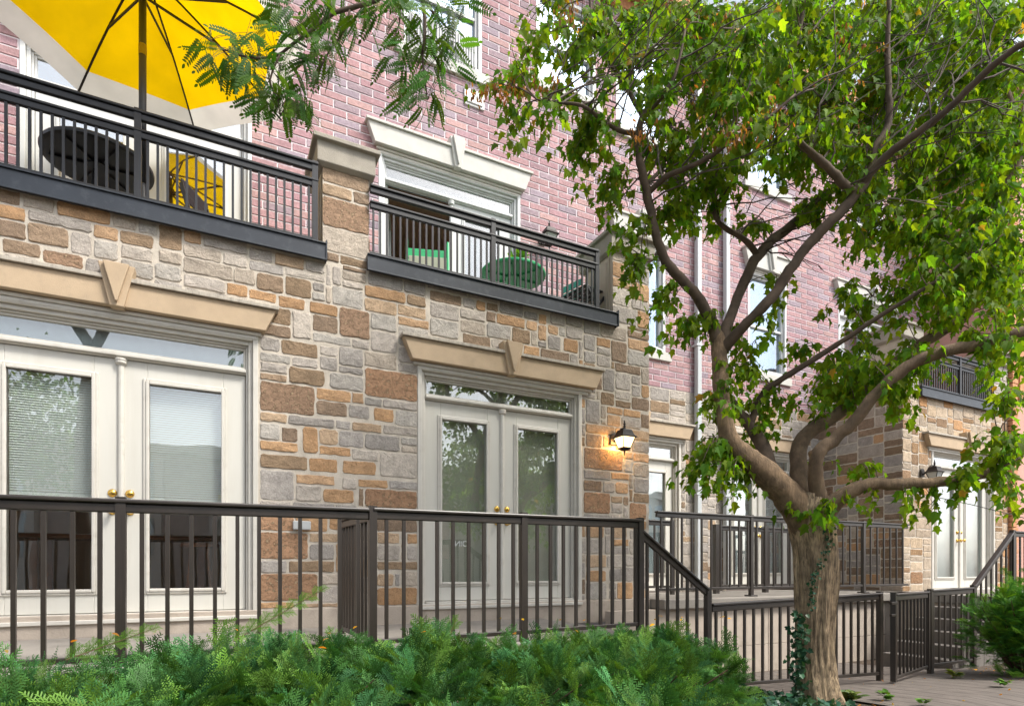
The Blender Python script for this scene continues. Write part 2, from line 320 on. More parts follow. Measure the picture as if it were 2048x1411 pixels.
def stones(seed,o,U,V,u0,v0,u1,v1,holes,seeds=(),pg=.76,tint=(1,1,1),mix='oonn'):
    rng=random.Random(seed); mb=MB(); N=U.cross(V)
    nu=max(1,round((u1-u0)/DU)); nv=max(1,round((v1-v0)/DV)); du=(u1-u0)/nu; dv=(v1-v0)/nv
    occ=[[False]*nu for _ in range(nv)]
    for h in holes:
        for j in range(nv):
            for i in range(nu):
                x=u0+(i+.5)*du; z=v0+(j+.5)*dv
                if h[0]<x<h[2] and h[1]<z<h[3]: occ[j][i]=True
    rects=[]
    for (a,b,c,d,k) in seeds:
        i0=round((a-u0)/du); i1=max(i0+2,round((c-u0)/du)); j0=round((b-v0)/dv); j1=max(j0+2,round((d-v0)/dv))
        i0=max(i0,0); j0=max(j0,0); i1=min(i1,nu); j1=min(j1,nv)
        if i1<=i0 or j1<=j0: continue
        while i1>i0 and any(occ[j][i0] for j in range(j0,j1)): i0+=1
        while i1>i0 and any(occ[j][i1-1] for j in range(j0,j1)): i1-=1
        while j1>j0 and any(occ[j0][i] for i in range(i0,i1)): j0+=1
        while j1>j0 and any(occ[j1-1][i] for i in range(i0,i1)): j1-=1
        if i1-i0<1 or j1-j0<1 or any(occ[j][i] for j in range(j0,j1) for i in range(i0,i1)): continue
        for j in range(j0,j1):
            for i in range(i0,i1): occ[j][i]=True
        rects.append([i0,j0,i1,j1,k])
    for j in range(nv-1,-1,-1):
        i=0
        while i<nu:
            if occ[j][i]: i+=1; continue
            run=0
            while i+run<nu and not occ[j][i+run]: run+=1
            dep=rng.choice([4,5,5,6,7,8,8,9])
            w_=rng.randint(8,16) if dep<6 else rng.randint(6,13)
            if run-w_<5: w_=run if run<=16 else run//2
            w_=min(w_,run)
            d=1
            while d<dep and j-d>=0 and not any(occ[j-d][q] for q in range(i,i+w_)): d+=1
            # do not leave a single-cell sliver below
            e_=0
            while e_<3 and j-d-e_>=0 and not any(occ[j-d-e_][q] for q in range(i,i+w_)): e_+=1
            if 0<e_<3: d+=e_
            for jj in range(j-d+1,j+1):
                for q in range(i,i+w_): occ[jj][q]=True
            k='g' if rng.random()<pg else rng.choice(mix+'B' if w_*d>85 else mix)
            rects.append([i,j-d+1,i+w_,j+1,k]); i+=w_
    for (i0,j0,i1,j1,k) in rects:
        g=.009
        a=u0+i0*du+g+rng.uniform(-.003,.003); c=u0+i1*du-g+rng.uniform(-.003,.003)
        b=v0+j0*dv+g+rng.uniform(-.003,.003); d=v0+j1*dv-g+rng.uniform(-.003,.003)
        if c-a<.034 or d-b<.028: continue
        if i0==0: a=u0
        if i1==nu: c=u1
        f=rng.uniform(.86,1.14)
        if k=='g': cc=rng.choice(GREYS)
        elif k=='o': cc=rng.choice(OCH)
        elif k=='n': cc=rng.choice(BRN)
        elif k=='C': cc=BIG[1]
        else: cc=BIG[0]
        cl=tuple(min(1,cc[q]*f*tint[q]) for q in range(3))+((cc[3] if len(cc)>3 else (.15 if k!='g' else 0)),)
        r=min((c-a),(d-b))*rng.uniform(.09,.22); r=min(r,.026)
        pts=[]
        for (cx,cy,a0) in ((c-r,b+r,-90),(c-r,d-r,0),(a+r,d-r,90),(a+r,b+r,180)):
            for s_ in range(4):
                t=R(a0+s_*30); pts.append((cx+r*math.cos(t),cy+r*math.sin(t)))
        # add midpoints so long sides waver
        full=[]
        for q in range(len(pts)):
            p0=pts[q]; p1=pts[(q+1)%len(pts)]; full.append(p0); L=math.dist(p0,p1)
            m=int(L/.05)
            for s_ in range(1,m+1): full.append((p0[0]+(p1[0]-p0[0])*s_/(m+1),p0[1]+(p1[1]-p0[1])*s_/(m+1)))
        edge=lambda x: abs(x-u0)<1e-4 or abs(x-u1)<1e-4
        jit=[(x+(0 if edge(x) else rng.uniform(-.0045,.0045)),y+rng.uniform(-.0045,.0045)) for x,y in full]
        cxm,cym=(a+c)/2,(b+d)/2; hgt=rng.uniform(.004,.010); n=len(jit)
        vs=[]
        for (ins,hh) in ((0,.0),(.003,hgt*.75),(.012,hgt),):
            for x,y in jit:
                dx=cxm-x; dy=cym-y; q=1/max(1e-6,math.hypot(dx,dy))
                ii=ins if not edge(x) else 0
                vs.append(o+U*(x+dx*q*ii)+V*(y+dy*q*ii)+N*(hh+(rng.uniform(-.002,.002) if hh else 0)))
        vs.append(o+U*cxm+V*cym+N*(hgt+rng.uniform(-.002,.004)))
        fs=[]
        for L_ in range(2):
            for q in range(n): fs.append((L_*n+q,L_*n+(q+1)%n,(L_+1)*n+(q+1)%n,(L_+1)*n+q))
        for q in range(n): fs.append((2*n+q,2*n+(q+1)%n,3*n))
        mb.add(vs,fs,cl)
    return mb
def bricks(seed,o,U,V,u0,v0,u1,v1,holes,bl=.312,bh=.0948,phase=0):
    rng=random.Random(seed); mb=MB(); N=U.cross(V)
    pal=[(.40,.235,.25),(.43,.26,.265),(.37,.215,.235),(.41,.245,.255),(.445,.28,.27),(.33,.245,.275),(.345,.215,.24),(.315,.25,.29),(.39,.225,.235)]
    nr=int((v1-v0)/bh)+1
    for r in range(nr):
        z0=v0+r*bh+.0075; z1=min(v0+(r+1)*bh-.0075,v1)
        if z1-z0<.02: continue
        x=u0-bl+(bl/2 if r%2 else 0)+phase
        while x<u1:
            a=max(x+.0075,u0); c=min(x+bl-.0075,u1); x+=bl
            segs=[(a,c)]
            for h in holes:
                if h[1]<(z0+z1)/2<h[3]:
                    ns=[]
                    for (s,e) in segs:
                        if h[2]<=s or h[0]>=e: ns.append((s,e)); continue
                        if s<h[0]: ns.append((s,h[0]))
                        if e>h[2]: ns.append((h[2],e))
                    segs=ns
            for s,e in segs:
                if e-s<.02: continue
                cc=rng.choice(pal); f=rng.uniform(.88,1.12); q=.0035; hh=.006+rng.uniform(0,.0025)
                P=lambda u,v,h_:o+U*u+V*v+N*h_
                vs=[P(s,z0,0),P(e,z0,0),P(e,z1,0),P(s,z1,0),P(s+q,z0+q,hh),P(e-q,z0+q,hh),P(e-q,z1-q,hh),P(s+q,z1-q,hh)]
                mb.add(vs,[(0,1,5,4),(1,2,6,5),(2,3,7,6),(3,0,4,7),(4,5,6,7)],(cc[0]*f,cc[1]*f,cc[2]*f,1))
    return mb
VX,VY,VZ=Vector((1,0,0)),Vector((0,1,0)),Vector((0,0,1))
def front(Y): return Vector((0,Y,0)),VX,VZ        # U x V = X x Z = -Y : faces the street
def leftface(X,Y1): return Vector((X,Y1,0)),-VY,VZ   # u runs from the wall toward the street; normal -X
def rightface(X,Y0): return Vector((X,Y0,0)),VY,VZ

def px2(x,y,Y):
    u=(x-1024)/FPX; c=ca-u*sa; return Y*(u*ca+sa)/c,(HZ-y)/FPX*Y/c
def seedset(ox,oy,s,lst):
    out=[]
    for (cx,cy,w_,h_,k) in lst:
        x0,z=px2(ox+(cx-w_/2)/s,oy+cy/s,YS); x1,_=px2(ox+(cx+w_/2)/s,oy+cy/s,YS)
        _,za=px2(ox+cx/s,oy+(cy-h_/2)/s,YS); _,zb=px2(ox+cx/s,oy+(cy+h_/2)/s,YS)
        j=.010; out.append((x0-j,zb-j,x1+j,za+j,k))
    return out
SEEDS=(seedset(500,680,3.92,[(285,450,425,220,'B'),(1110,350,400,210,'C'),(392,70,300,110,'n'),(440,290,285,120,'n'),(635,540,230,110,'n'),(655,432,270,65,'o'),(945,470,270,70,'o'),(1045,590,160,105,'o'),(925,685,220,60,'o'),
 (315,735,135,110,'n'),(473,790,135,200,'o'),(225,840,290,65,'o'),(675,878,230,65,'o'),(265,955,370,110,'n'),(580,985,220,105,'o'),(850,1000,270,105,'o'),(508,1095,295,65,'o'),(970,1120,215,60,'o'),(685,1215,230,100,'o'),(1110,1245,400,120,'C'),
 (225,1130,260,220,'g'),(450,1195,200,120,'g'),(1160,975,290,200,'g'),(750,330,270,130,'g'),(840,140,270,140,'g'),(480,640,350,80,'g'),(790,770,190,120,'g'),(1045,800,270,110,'g'),(860,560,160,110,'g'),(150,720,160,130,'g')])
 +seedset(500,340,3.92,[(755,360,335,215,'B'),(820,1200,215,210,'B'),(760,80,340,110,'n'),(675,150,190,130,'o'),(655,700,90,75,'n'),(815,740,190,85,'n'),(310,715,250,95,'o'),(165,885,200,130,'n'),(385,930,190,140,'n'),(1065,970,310,75,'o'),
 (100,990,220,75,'o'),(330,1040,190,70,'o'),(575,1090,230,80,'o'),(595,1205,185,120,'n'),(250,1150,140,110,'n'),(240,1250,150,80,'o'),(810,1010,320,150,'g'),(680,840,140,170,'g'),(415,1220,150,210,'g')])
 +seedset(1130,640,3.527,[(265,985,265,150,'B'),(220,1295,185,145,'C'),(520,1345,115,110,'C'),(510,90,145,70,'n'),(500,175,65,105,'n'),(275,155,95,60,'o'),(45,185,90,90,'o'),(445,345,175,65,'n'),(300,555,95,80,'n'),(525,590,115,90,'n'),
 (350,640,95,50,'o'),(475,655,115,50,'o'),(565,710,40,100,'n'),(245,775,190,55,'o'),(530,815,110,60,'o'),(305,860,65,75,'o'),(450,955,60,45,'o'),(535,965,95,55,'o'),(390,1105,120,45,'o'),(405,1180,95,75,'o'),(365,1258,70,45,'o'),(340,430,130,150,'g'),(220,650,150,150,'g')])
 +seedset(820,540,4.655,[(325,255,285,90,'n'),(660,330,75,75,'o'),(710,430,170,85,'n'),(935,480,250,85,'o'),(1225,460,70,75,'o'),(1290,555,185,80,'o'),(1030,610,155,115,'n'),(1130,745,130,75,'o'),(1490,705,145,125,'o'),(1355,800,265,95,'n'),(620,650,270,85,'n'),(1805,670,130,75,'o')])
 +seedset(0,360,3.657,[(80,130,165,90,'n'),(95,240,190,75,'o'),(330,400,330,120,'n'),(610,250,390,90,'o'),(790,390,180,80,'o'),(1015,440,230,85,'n'),(1235,420,160,185,'n'),(1410,415,150,90,'o'),(160,510,250,95,'n'),(450,570,285,95,'B'),(1850,830,360,85,'o')])
 +seedset(500,1000,4.7,[(255,205,300,140,'C'),(580,220,280,150,'o'),(815,215,150,140,'o'),(325,430,430,245,'C'),(700,355,320,85,'o'),(570,620,420,85,'n'),(370,820,540,255,'C'),(665,1035,330,140,'o'),(850,540,90,240,'o'),(1310,360,200,85,'o'),(1520,365,105,80,'o'),(1390,615,370,85,'n'),(1285,745,150,125,'o'),(1390,945,360,240,'o')])
 +seedset(680,700,1.985,[(1010,715,66,48,'o'),(1110,720,60,44,'o'),(1110,765,65,22,'o'),(1015,835,80,44,'o'),(1015,895,75,40,'o'),(1130,960,60,80,'o')]))

# ------------------------------------------------------------------ ground
def gz(X,Y):   # terrain: planting beds at street level, falling gently toward the sunken area by the fence
    t=min(max((Y-2.6)/2.6,0),1); r=min(max((X-2.6)/2.0,0),1)
    return -1.05-.28*t*r
mb=MB(); xs=[-60,-20,-6,-3,-1,0,1,2,2.6,3,3.5,4,4.6,5.2,6,7,8,9,10,12,16,25,60]; ys=[-60,-20,-8,-4,-2,0,1,2,2.6,3,3.4,3.8,4.2,4.7,5.2,6,8,12,30,80]
vs=[(x,y,gz(x,y)-.03) for y in ys for x in xs]; nx=len(xs)
mb.add(vs,[(j*nx+i,j*nx+i+1,(j+1)*nx+i+1,(j+1)*nx+i) for j in range(len(ys)-1) for i in range(nx-1)])
tag(mb.build('ground','soil'),None,kind='structure')
# path of brown boards from the street to the gate
mb=MB(); n=24; vs=[];fs=[]
for j in range(n+1):
    Y=-.5+j*(5.9/n); s=(Y-3.9)*.2567
    xl,xr=5.05+s,7.95+s
    if Y>3.7: xl,xr=3.9,8.1
    for q in range(7):
        x=xl+(xr-xl)*q/6; vs.append((x,Y,gz(x,Y)-.012))
for j in range(n):
    for q in range(6): fs.append((j*7+q,j*7+q+1,(j+1)*7+q+1,(j+1)*7+q))
mb.add(vs,fs); tag(mb.build('path','path_boards'),None,kind='structure')
tag(MB().box(-60,-2.6,-1.3,60,-1.1,-1.045).build('pavement','pavement',bevel=.02),None,kind='structure')
tag(MB().box(-60,-9.5,-1.4,60,-2.6,-1.17).build('road','asphalt'),None,kind='structure')

# ------------------------------------------------------------------ doors and windows
def frame(mb,x0,z0,x1,z1,w,ya,yb,bottom=True):
    mb.box(x0,ya,z0,x0+w,yb,z1); mb.box(x1-w,ya,z0,x1,yb,z1); mb.box(x0+w,ya,z1-w,x1-w,yb,z1)
    if bottom: mb.box(x0+w,ya,z0,x1-w,yb,z0+w)
def french_door(T,X0,X1,Z0,Z1,Y,zt,paint='white_paint',trim='trim_paint',shade='shade_fabric',open_left=False,glass='glass',label=None,low_glass=.18,deadbolt=True,trans=True,key=None,room=True,tshade=True,blind=None):
    """double glazed door with a transom light; X0..X1, Z0..Z1 outer frame, zt top of the leaves"""
    cx=(X0+X1)/2
    mb=MB()
    frame(mb,X0,Z0,X1,Z1,.045,Y-.012,Y+.10,False)              # brick mould
    frame(mb,X0+.045,Z0,X1-.045,Z1-.045,.035,Y+.022,Y+.12,False)
    frame(mb,X0+.08,Z0,X1-.08,Z1-.08,.018,Y+.05,Y+.13,False)
    fr=mb.build('door_frame',trim,T,bevel=.006)
    ix0,ix1=X0+.098,X1-.098; itz=Z1-.098
    MB().box(ix0,Y+.055,zt,ix1,Y+.13,zt+.035).box(ix0,Y+.035,zt+.010,ix1,Y+.055,zt+.045).build('transom_bar',trim,fr,bevel=.008)
    if itz-zt>.06:
        tz0=zt+.05
        MB().box(ix0+.02,Y+.09,tz0,ix1-.02,Y+.094,itz-.012).build('transom_pane',glass,fr)
        mb=MB(); frame(mb,ix0,tz0-.004,ix1,itz,.02,Y+.07,Y+.115); mb.build('transom_sash',trim,fr,bevel=.004)
        if tshade: MB().box(ix0+.01,Y+.16,tz0-.03,ix1-.01,Y+.17,itz+.04).build('transom_shade',shade,fr)
    # sill
    MB().box(X0+.01,Y-.045,Z0-.035,X1-.01,Y+.02,Z0-.002).box(X0+.045,Y-.015,Z0,X1-.045,Y+.06,Z0+.022).box(ix0,Y+.02,Z0+.022,ix1,Y+.10,Z0+.04).build('door_sill',trim,fr,bevel=.005)
    lw=cx-ix0; zb=Z0+.045; ya,yb=Y+.085,Y+.13
    for s in (-1,1):
        a,b=(ix0+.004,cx-.006) if s<0 else (cx+.006,ix1-.004)
        L=thing('door_leaf',None,None); L.parent=T
        W=b-a; st=.155*W/.9+.02; g0,g1=a+st,b-st; gz0,gz1=zb+low_glass,zt-.17
        if open_left and s<0:      # leaf folded back into the room
            hx=a; org=Vector((hx,yb,zb))
            L.location=org-world_loc(T); L.rotation_euler=(0,0,R(72))
            k=lambda m:m
            bx=MB()
            bx.box(org.x,org.y-.045,zb,org.x+st,org.y,zt-.004).box(org.x+W-st,org.y-.045,zb,org.x+W,org.y,zt-.004).box(org.x+st,org.y-.045,zb,org.x+W-st,org.y,gz0).box(org.x+st,org.y-.045,gz1,org.x+W-st,org.y,zt-.004)
            lb=bx.build('leaf_panel',paint,L,bevel=.004)
            MB().box(org.x+st,org.y-.025,gz0,org.x+W-st,org.y-.02,gz1).build('glass_pane',glass,L); continue
        mb=MB()
        mb.box(a,ya,zb,g0,yb,zt-.004).box(g1,ya,zb,b,yb,zt-.004).box(g0,ya,zb,g1,yb,gz0).box(g0,ya,gz1,g1,yb,zt-.004)
        mb.build('leaf_panel',paint,L,bevel=.004)
        mb=MB(); frame(mb,g0-.032,gz0-.032,g1+.032,gz1+.032,.022,ya-.014,ya+.004); frame(mb,g0-.012,gz0-.012,g1+.012,gz1+.012,.026,ya-.024,ya+.004)
        mb.build('glazing_bead',trim,L,bevel=.006)
        MB().box(g0+.004,ya+.012,gz0+.004,g1-.004,ya+.016,gz1-.004).build('glass_pane',glass,L)
        if blind is not None:
            bb=MB(); z=gz1-.01; zend=blind
            while z>zend:
                bb.prism([(g0+.012,yb+.018,z-.019),(g1-.012,yb+.018,z-.019),(g1-.012,yb+.031,z),(g0+.012,yb+.031,z)],(0,.0012,0)); z-=.020
            bb.box(g0+.012,yb+.018,zend-.03,g1-.012,yb+.038,zend-.005)
            bb.build('venetian_blind','blind_slat',L)
        else:
            MB().box(g0-.04,yb+.03,gz0-.03,g1+.04,yb+.036,gz1+.04).build('door_shade',shade,L)
        if deadbolt:
            kx=b-.055 if s<0 else a+.055; kz=zb+.985
            kb=MB()
            kb.lathe((kx,ya,kz),[(.033,0),(.033,-.006),(.026,-.012),(.018,-.018),(.010,-.02)],20,'y')
            kb.build('deadbolt','brass',L,smooth=True); kb=MB()
            kb.lathe((kx,ya,kz-.145),[(.033,0),(.033,-.006),(.014,-.012),(.012,-.035),(.022,-.042),(.029,-.055),(.027,-.068),(.012,-.074)],20,'y')
            kb.build('door_knob','brass',L,smooth=True)
    # astragal with a small capital
    mb=MB().lathe((cx,ya-.004,0),[(.024,zb),(.024,zt-.06),(.024,zt-.055)],12).lathe((cx,ya-.006,0),[(.026,zt-.055),(.042,zt-.04),(.042,zt-.02),(.046,zt-.018),(.046,zt-.002)],16)
    mb.build('astragal',trim,fr,smooth=False,bevel=.002)
    if room: room_box(T,X0+.03,X1-.03,Z0-.03,Z1,Y+.14)
def room_box(T,X0,X1,Z0,Z1,Y,dep=3.0):
    e=1.2; x0,x1,z0,z1,y0,y1=X0-e*.3,X1+e*.3,Z0,Z1+.25,Y+.05,Y+dep
    mb=MB()
    mb.add([(x0,y1,z0),(x1,y1,z0),(x1,y1,z1),(x0,y1,z1)],[(0,1,2,3)]); mb.add([(x0,y0,z0),(x0,y1,z0),(x0,y1,z1),(x0,y0,z1)],[(0,1,2,3)])
    mb.add([(x1,y0,z0),(x1,y1,z0),(x1,y1,z1),(x1,y0,z1)],[(0,1,2,3)]); mb.add([(x0,y0,z1),(x1,y0,z1),(x1,y1,z1),(x0,y1,z1)],[(0,1,2,3)])
    mb.build('room_wall','room_wall',T)
    MB().box(x0,y0,z0-.02,x1,y1,z0).build('room_floor','room_floor',T)
def sash_window(T,X0,X1,Z0,Z1,Y,trim='upper_paint',sill='precast_grey'):
    mb=MB(); frame(mb,X0,Z0,X1,Z1,.05,Y-.01,Y+.1); frame(mb,X0+.05,Z0+.05,X1-.05,Z1-.05,.035,Y+.03,Y+.12)
    zm=Z0+(Z1-Z0)*.47; mb.box(X0+.085,Y+.04,zm-.02,X1-.085,Y+.1,zm+.02)
    f=mb.build('window_frame',trim,T,bevel=.005)
    MB().box(X0+.085,Y+.08,Z0+.085,X1-.085,Y+.084,zm-.02).box(X0+.085,Y+.07,zm+.02,X1-.085,Y+.074,Z1-.085).build('window_pane','upper_glass',f)
    MB().box(X0+.03,Y+.22,Z0,X1-.03,Y+.225,Z1).build('window_shade','shade_light',f)
    MB().box(X0-.1,Y-.045,Z0-.14,X1+.1,Y+.03,Z0-.004).build('window_sill',sill,T,bevel=.006)
def lintel(T,X0,X1,Z0,Z1,Y,flare=.10,mat='precast',kx=None,kbig=1.0,top='precast_top'):
    """splayed precast head with a drip cap and a V-cut keystone"""
    mb=MB(); mb.prism([(X0+flare*.9,Y-.09,Z0),(X1-flare*.9,Y-.09,Z0),(X1,Y-.09,Z1),(X0,Y-.09,Z1)],(0,.1,0))
    l=mb.build('lintel',mat,T,bevel=.006)
    MB().box(X0-.02,Y-.115,Z1+.002,X1+.02,Y+.01,Z1+.034).build('drip_cap',top,l,bevel=.004)
    MB().box(X0+flare+.02,Y-.035,Z0-.035,X1-flare-.02,Y+.01,Z0-.003).box(X0+flare+.06,Y-.018,Z0-.07,X1-flare-.06,Y+.01,Z0-.036).build('lintel_moulding','trim_paint',l,bevel=.008)
    if kx is None: kx=(X0+X1)/2
    t=.125*kbig; b=.048*kbig; zt,zb=Z1+.13,Z0-.012
    mb=MB(); mb.prism([(kx-b,Y-.12,zb),(kx+b,Y-.12,zb),(kx+t,Y-.12,zt),(kx-t,Y-.12,zt)],(0,.13,0))
    mb.prism([(kx-b*.15,Y-.155,zb+.03),(kx+b*.15,Y-.155,zb+.03),(kx+t*.72,Y-.155,zt-.002),(kx-t*.72,Y-.155,zt-.002)],(0,.034,0))
    mb.build('keystone',mat,l,bevel=.006)

def townhouse(T,seed,bay,piers,rec,fd,md,win,ud,uwin,seeds,pg=.76,tint=(1,1,1)):
    """bay=(x0,x1) stone bay; rec=(x0,x1) recessed strip; fd/md/ud = door frames; piers = list of (x0,x1)"""
    x0,x1=bay; zb,zt=-.36,2.90
    holes=[(f[0],-1,f[1],f[2]) for f in fd]
    # front stone, piers above
    allst=MB(); mort=MB(); o,U,V=front(YS)
    m=stones(seed,o,U,V,x0,zb,x1,zt,holes,[s for s in seeds if s[1]<2.95],pg=pg,tint=tint); allst.v,allst.f,allst.c=m.v,m.f,m.c
    def merge(mm):
        k=len(allst.v); allst.v+=mm.v; allst.f+=[tuple(i+k for i in f) for f in mm.f]; allst.c+=mm.c
    sheet(mort,o,U,V,x0,zb,x1,zt,holes,-.0)
    # top of the bay
    for (a,b,dep) in piers:
        merge(stones(seed+int(a*10)+50,o,U,V,a,zt,b,3.80,[],[(s[0],max(s[1],zt),s[2],s[3],s[4]) for s in seeds if s[3]>zt+.05 and s[0]>a-.12 and s[2]<b+.12],pg=.7)); sheet(mort,o,U,V,a,zt,b,3.80,[])
        o2,U2,V2=rightface(b,YS); merge(stones(seed+int(a*10)+51,o2,U2,V2,0,zt,dep,3.80,[])); sheet(mort,o2,U2,V2,0,zt,dep,3.80,[])
    # left and right returns of the bay
    oL,UL,VL=leftface(x0,YB); oR,UR,VR=rightface(x1,YS)
    merge(stones(seed+7,oL,UL,VL,0,zb,YB-YS,zt,[],pg=.40,tint=(.9,.88,.88),mix='nnno')); sheet(mort,oL,UL,VL,0,zb,YB-YS,zt,[])  # left return: its shade is put into darker, browner stone colours
    merge(stones(seed+8,oR,UR,VR,0,zb,YB-YS,zt,[])); sheet(mort,oR,UR,VR,0,zb,YB-YS,zt,[])
    # recessed strip
    r0,r1=rec; o3,U3,V3=front(YB); rh=[(f[0],-1,f[1],f[2]) for f in md]
    merge(stones(seed+9,o3,U3,V3,r0,zb,r1,2.86,rh)); sheet(mort,o3,U3,V3,r0,zb,r1,2.86,rh)
    sw=allst.build('stone_wall','stone',T,colors=True)
    mort.build('mortar_bed','mortar',sw)
    # plinth
    mb=MB(); 
    xsr=[x0-.01]+[q for f in fd for q in (f[0]+.02,f[1]-.02)]+[x1+.01]
    mb.box(x0-.01,YS-.022,-.62,x1+.01,YS+.02,zb-.001); mb.box(x1-.02,YS,-.62,x1+.02,YB,zb-.001); mb.box(x0-.02,YS,-.62,x0+.02,YB,zb-.001); mb.box(r0+.02,YB-.022,-.62,r1-.02,YB+.02,zb-.001)
    mb.build('plinth','concrete',T,bevel=.008)
    # balcony slab, pier caps and beige pier linings
    MB().box(x0+.01,YS+.012,2.78,x1-.01,YB-.002,2.93).build('balcony_floor','slab_concrete',T)
    for (a,b,dep) in piers:
        mb=MB()
        y0,y1=YS-.09,YS+dep+.06
        def fr_(ex,z): return [(a-ex,YS-ex,z),(b+ex,YS-ex,z),(b+ex,YS+dep+ex,z),(a-ex,YS+dep+ex,z)]
        prof=[(.012,3.77),(.055,3.80),(.055,3.985),(.095,3.99),(.095,4.03)]
        vs=[p for ex,z in prof for p in fr_(ex,z)]; fs=[(3,2,1,0),tuple(16+i for i in range(4))]+[(j*4+i,j*4+(i+1)%4,(j+1)*4+(i+1)%4,(j+1)*4+i) for j in range(4) for i in range(4)]
        mb.add(vs,fs); mb.build('pier_cap','cap_concrete',T,bevel=.006)
        mb=MB().box(a+.002,YS+.004,2.9,b-.004,YS+dep,3.78); mb.box(a-.012,YS+.06,2.94,a+.001,YS+dep-.06,3.74).box(a-.02,YS+.10,3.0,a-.011,YS+dep-.1,3.70)
        mb.build('pier_lining','stucco',T,bevel=.006)
    # brick wall with openings
    bh=[(u[0],2.8,u[1],u[2]) for u in ud]+[(q[0],q[2],q[1],q[3]) for q in win+uwin]
    L0,L1=min(x0,r0),max(x1,r1); ztop=8.6
    bw=bricks(seed+3,o3,U3,V3,L0,2.86,L1,ztop,bh,phase=.09).build('brick_wall','brick',T,colors=True)
    mb=MB(); sheet(mb,o3,U3,V3,L0,2.86,L1,ztop,bh); mb.build('mortar_bed','brick_mortar',bw)
    # cornice and wood soffit under the roof
    MB().box(L0,YB-.35,8.62,L1,YB+.3,8.80).box(L0,YB-.08,8.45,L1,YB-.01,8.6).build('cornice','orange_brick',T,bevel=.01)
    MB().box(L0,YB+.02,8.82,L1,YB+6,9.2).build('roof','slab_concrete',T)
    for f in fd: french_door(T,*f[:2],f[3],f[2],YS,f[4],**f[5])
    for f in md: french_door(T,*f[:2],f[3],f[2],YB,f[4],**f[5])
    for f in ud: french_door(T,*f[:2],f[3],f[2],YB,f[4],**f[5])
    for q in win+uwin: sash_window(T,q[0],q[1],q[2],q[3],YB)

# ---- near house
A=thing('townhouse','nearest townhouse, grey and ochre stone below pinkish brick, filling the left of the view','townhouse',(1.5,YS,-.5))
surf('dim_shade',(.15,.18,.23),.8,var=.08,scale=3)
upd=dict(paint='upper_paint',trim='upper_paint',shade='dim_shade',deadbolt=False,glass='glass',tshade=True,low_glass=.16)
townhouse(A,11,(-4.2,4.71),[(.845,1.275,.45),(4.17,4.71,.60)],(4.71,7.18),
  [(-1.79,.29,2.08,-.40,1.745,dict(blind=.62,shade='shade_light')),(1.765,3.73,2.06,-.37,1.745,dict(shade='shade_fabric'))],
  [(4.92,6.60,2.05,-.30,1.72,dict(shade='shade_light'))],
  [(5.32,6.28,3.42,5.02)],
  [(-1.76,.30,5.18,2.93,4.80,dict(upd,tshade=False,shade='wood_furniture',glass='mirror_glass')),(1.73,3.70,5.18,2.93,4.86,dict(upd,open_left=True))],
  [(2.05,3.12,6.62,8.2),(3.95,4.95,6.9,8.2),(5.32,6.28,6.7,8.2)],SEEDS)
lintel(A,-1.95,.435,2.115,2.31,YS,kx=-.755); lintel(A,1.60,3.97,2.09,2.295,YS,kx=2.79)
lintel(A,-1.92,.46,5.215,5.45,YB,mat='precast_grey',kx=-.73,top='precast_grey',kbig=.9); lintel(A,1.58,3.83,5.215,5.45,YB,mat='precast_grey',kx=2.74,top='precast_grey',kbig=.9)
lintel(A,5.17,6.42,5.06,5.34,YB,mat='precast_grey',top='precast_grey'); lintel(A,4.76,6.80,2.08,2.285,YB)
MB().box(2.86,YB-.03,6.14,3.15,YB-.001,6.36).box(2.89,YB-.045,6.17,3.12,YB-.03,6.33).build('wall_vent','upper_paint',A,bevel=.015)
mb=MB().box(2.13,YB-.02,6.64,3.04,YB+.02,7.05)
for i in range(24): mb.box(2.15+i*.037,YB-.035,6.66,2.165+i*.037,YB-.02,7.03)
mb.build('louvre_panel','grey_plastic',A)
for (x,z) in ((.58,.40),(1.0,.40)): MB().box(x,YS-.05,z-.035,x+.155,YS-.001,z+.045).build('outlet_box','grey_plastic',A,bevel=.008)
# ---- far house, mirrored
B=thing('townhouse','farther townhouse with a buff stone bay tinted warm as if sunlit, at the right beyond the tree','townhouse',(10.5,YS,-.5))
townhouse(B,31,(9.94,13.24),[(9.94,10.38,.60),(12.72,13.24,.60)],(7.18,9.94),
  [(10.76,12.78,2.06,-.37,1.745,dict(shade='shade_light'))],
  [(7.60,9.30,2.05,-.30,1.72,dict(shade='shade_light'))],
  [(8.10,9.07,3.42,5.15)],
  [(10.5,12.4,5.18,2.93,4.86,dict(upd))],
  [(8.10,9.07,6.7,8.2),(10.9,11.9,6.7,8.2)],[],pg=.55,tint=(1.10,.98,.82))  # warm tint puts sunlight into the front stones' colour
lintel(B,10.50,13.02,2.07,2.26,YS,kx=11.72); lintel(B,7.96,9.22,5.19,5.47,YB,mat='precast_grey',top='precast_grey')
lintel(B,7.44,9.46,2.08,2.285,YB); lintel(B,10.35,12.55,5.215,5.45,YB,mat='precast_grey',top='precast_grey')
# ---- neighbour
N_=thing('neighbouring_house','salmon pink rendered house with an orange brick corner at the far right edge','house',(16,YS,-.5))
MB().box(13.45,YS-.05,-1.4,22,9,9).build('rendered_wall','pink_render',N_)
mb=MB()
for i in range(100):
    z=-1.3+i*.1; w_=.0 if i%2 else .03
    mb.box(13.262,YS-.075,z,13.44+w_,YS+.1,z+.088)
mb.build('quoin_bricks','orange_brick',N_,bevel=.004)
MB().box(13.5,YS-.09,3.2,18,YS-.052,4.4).box(13.4,YS-.5,8.7,22,9,9.1).build('roof_trim','orange_brick',N_)

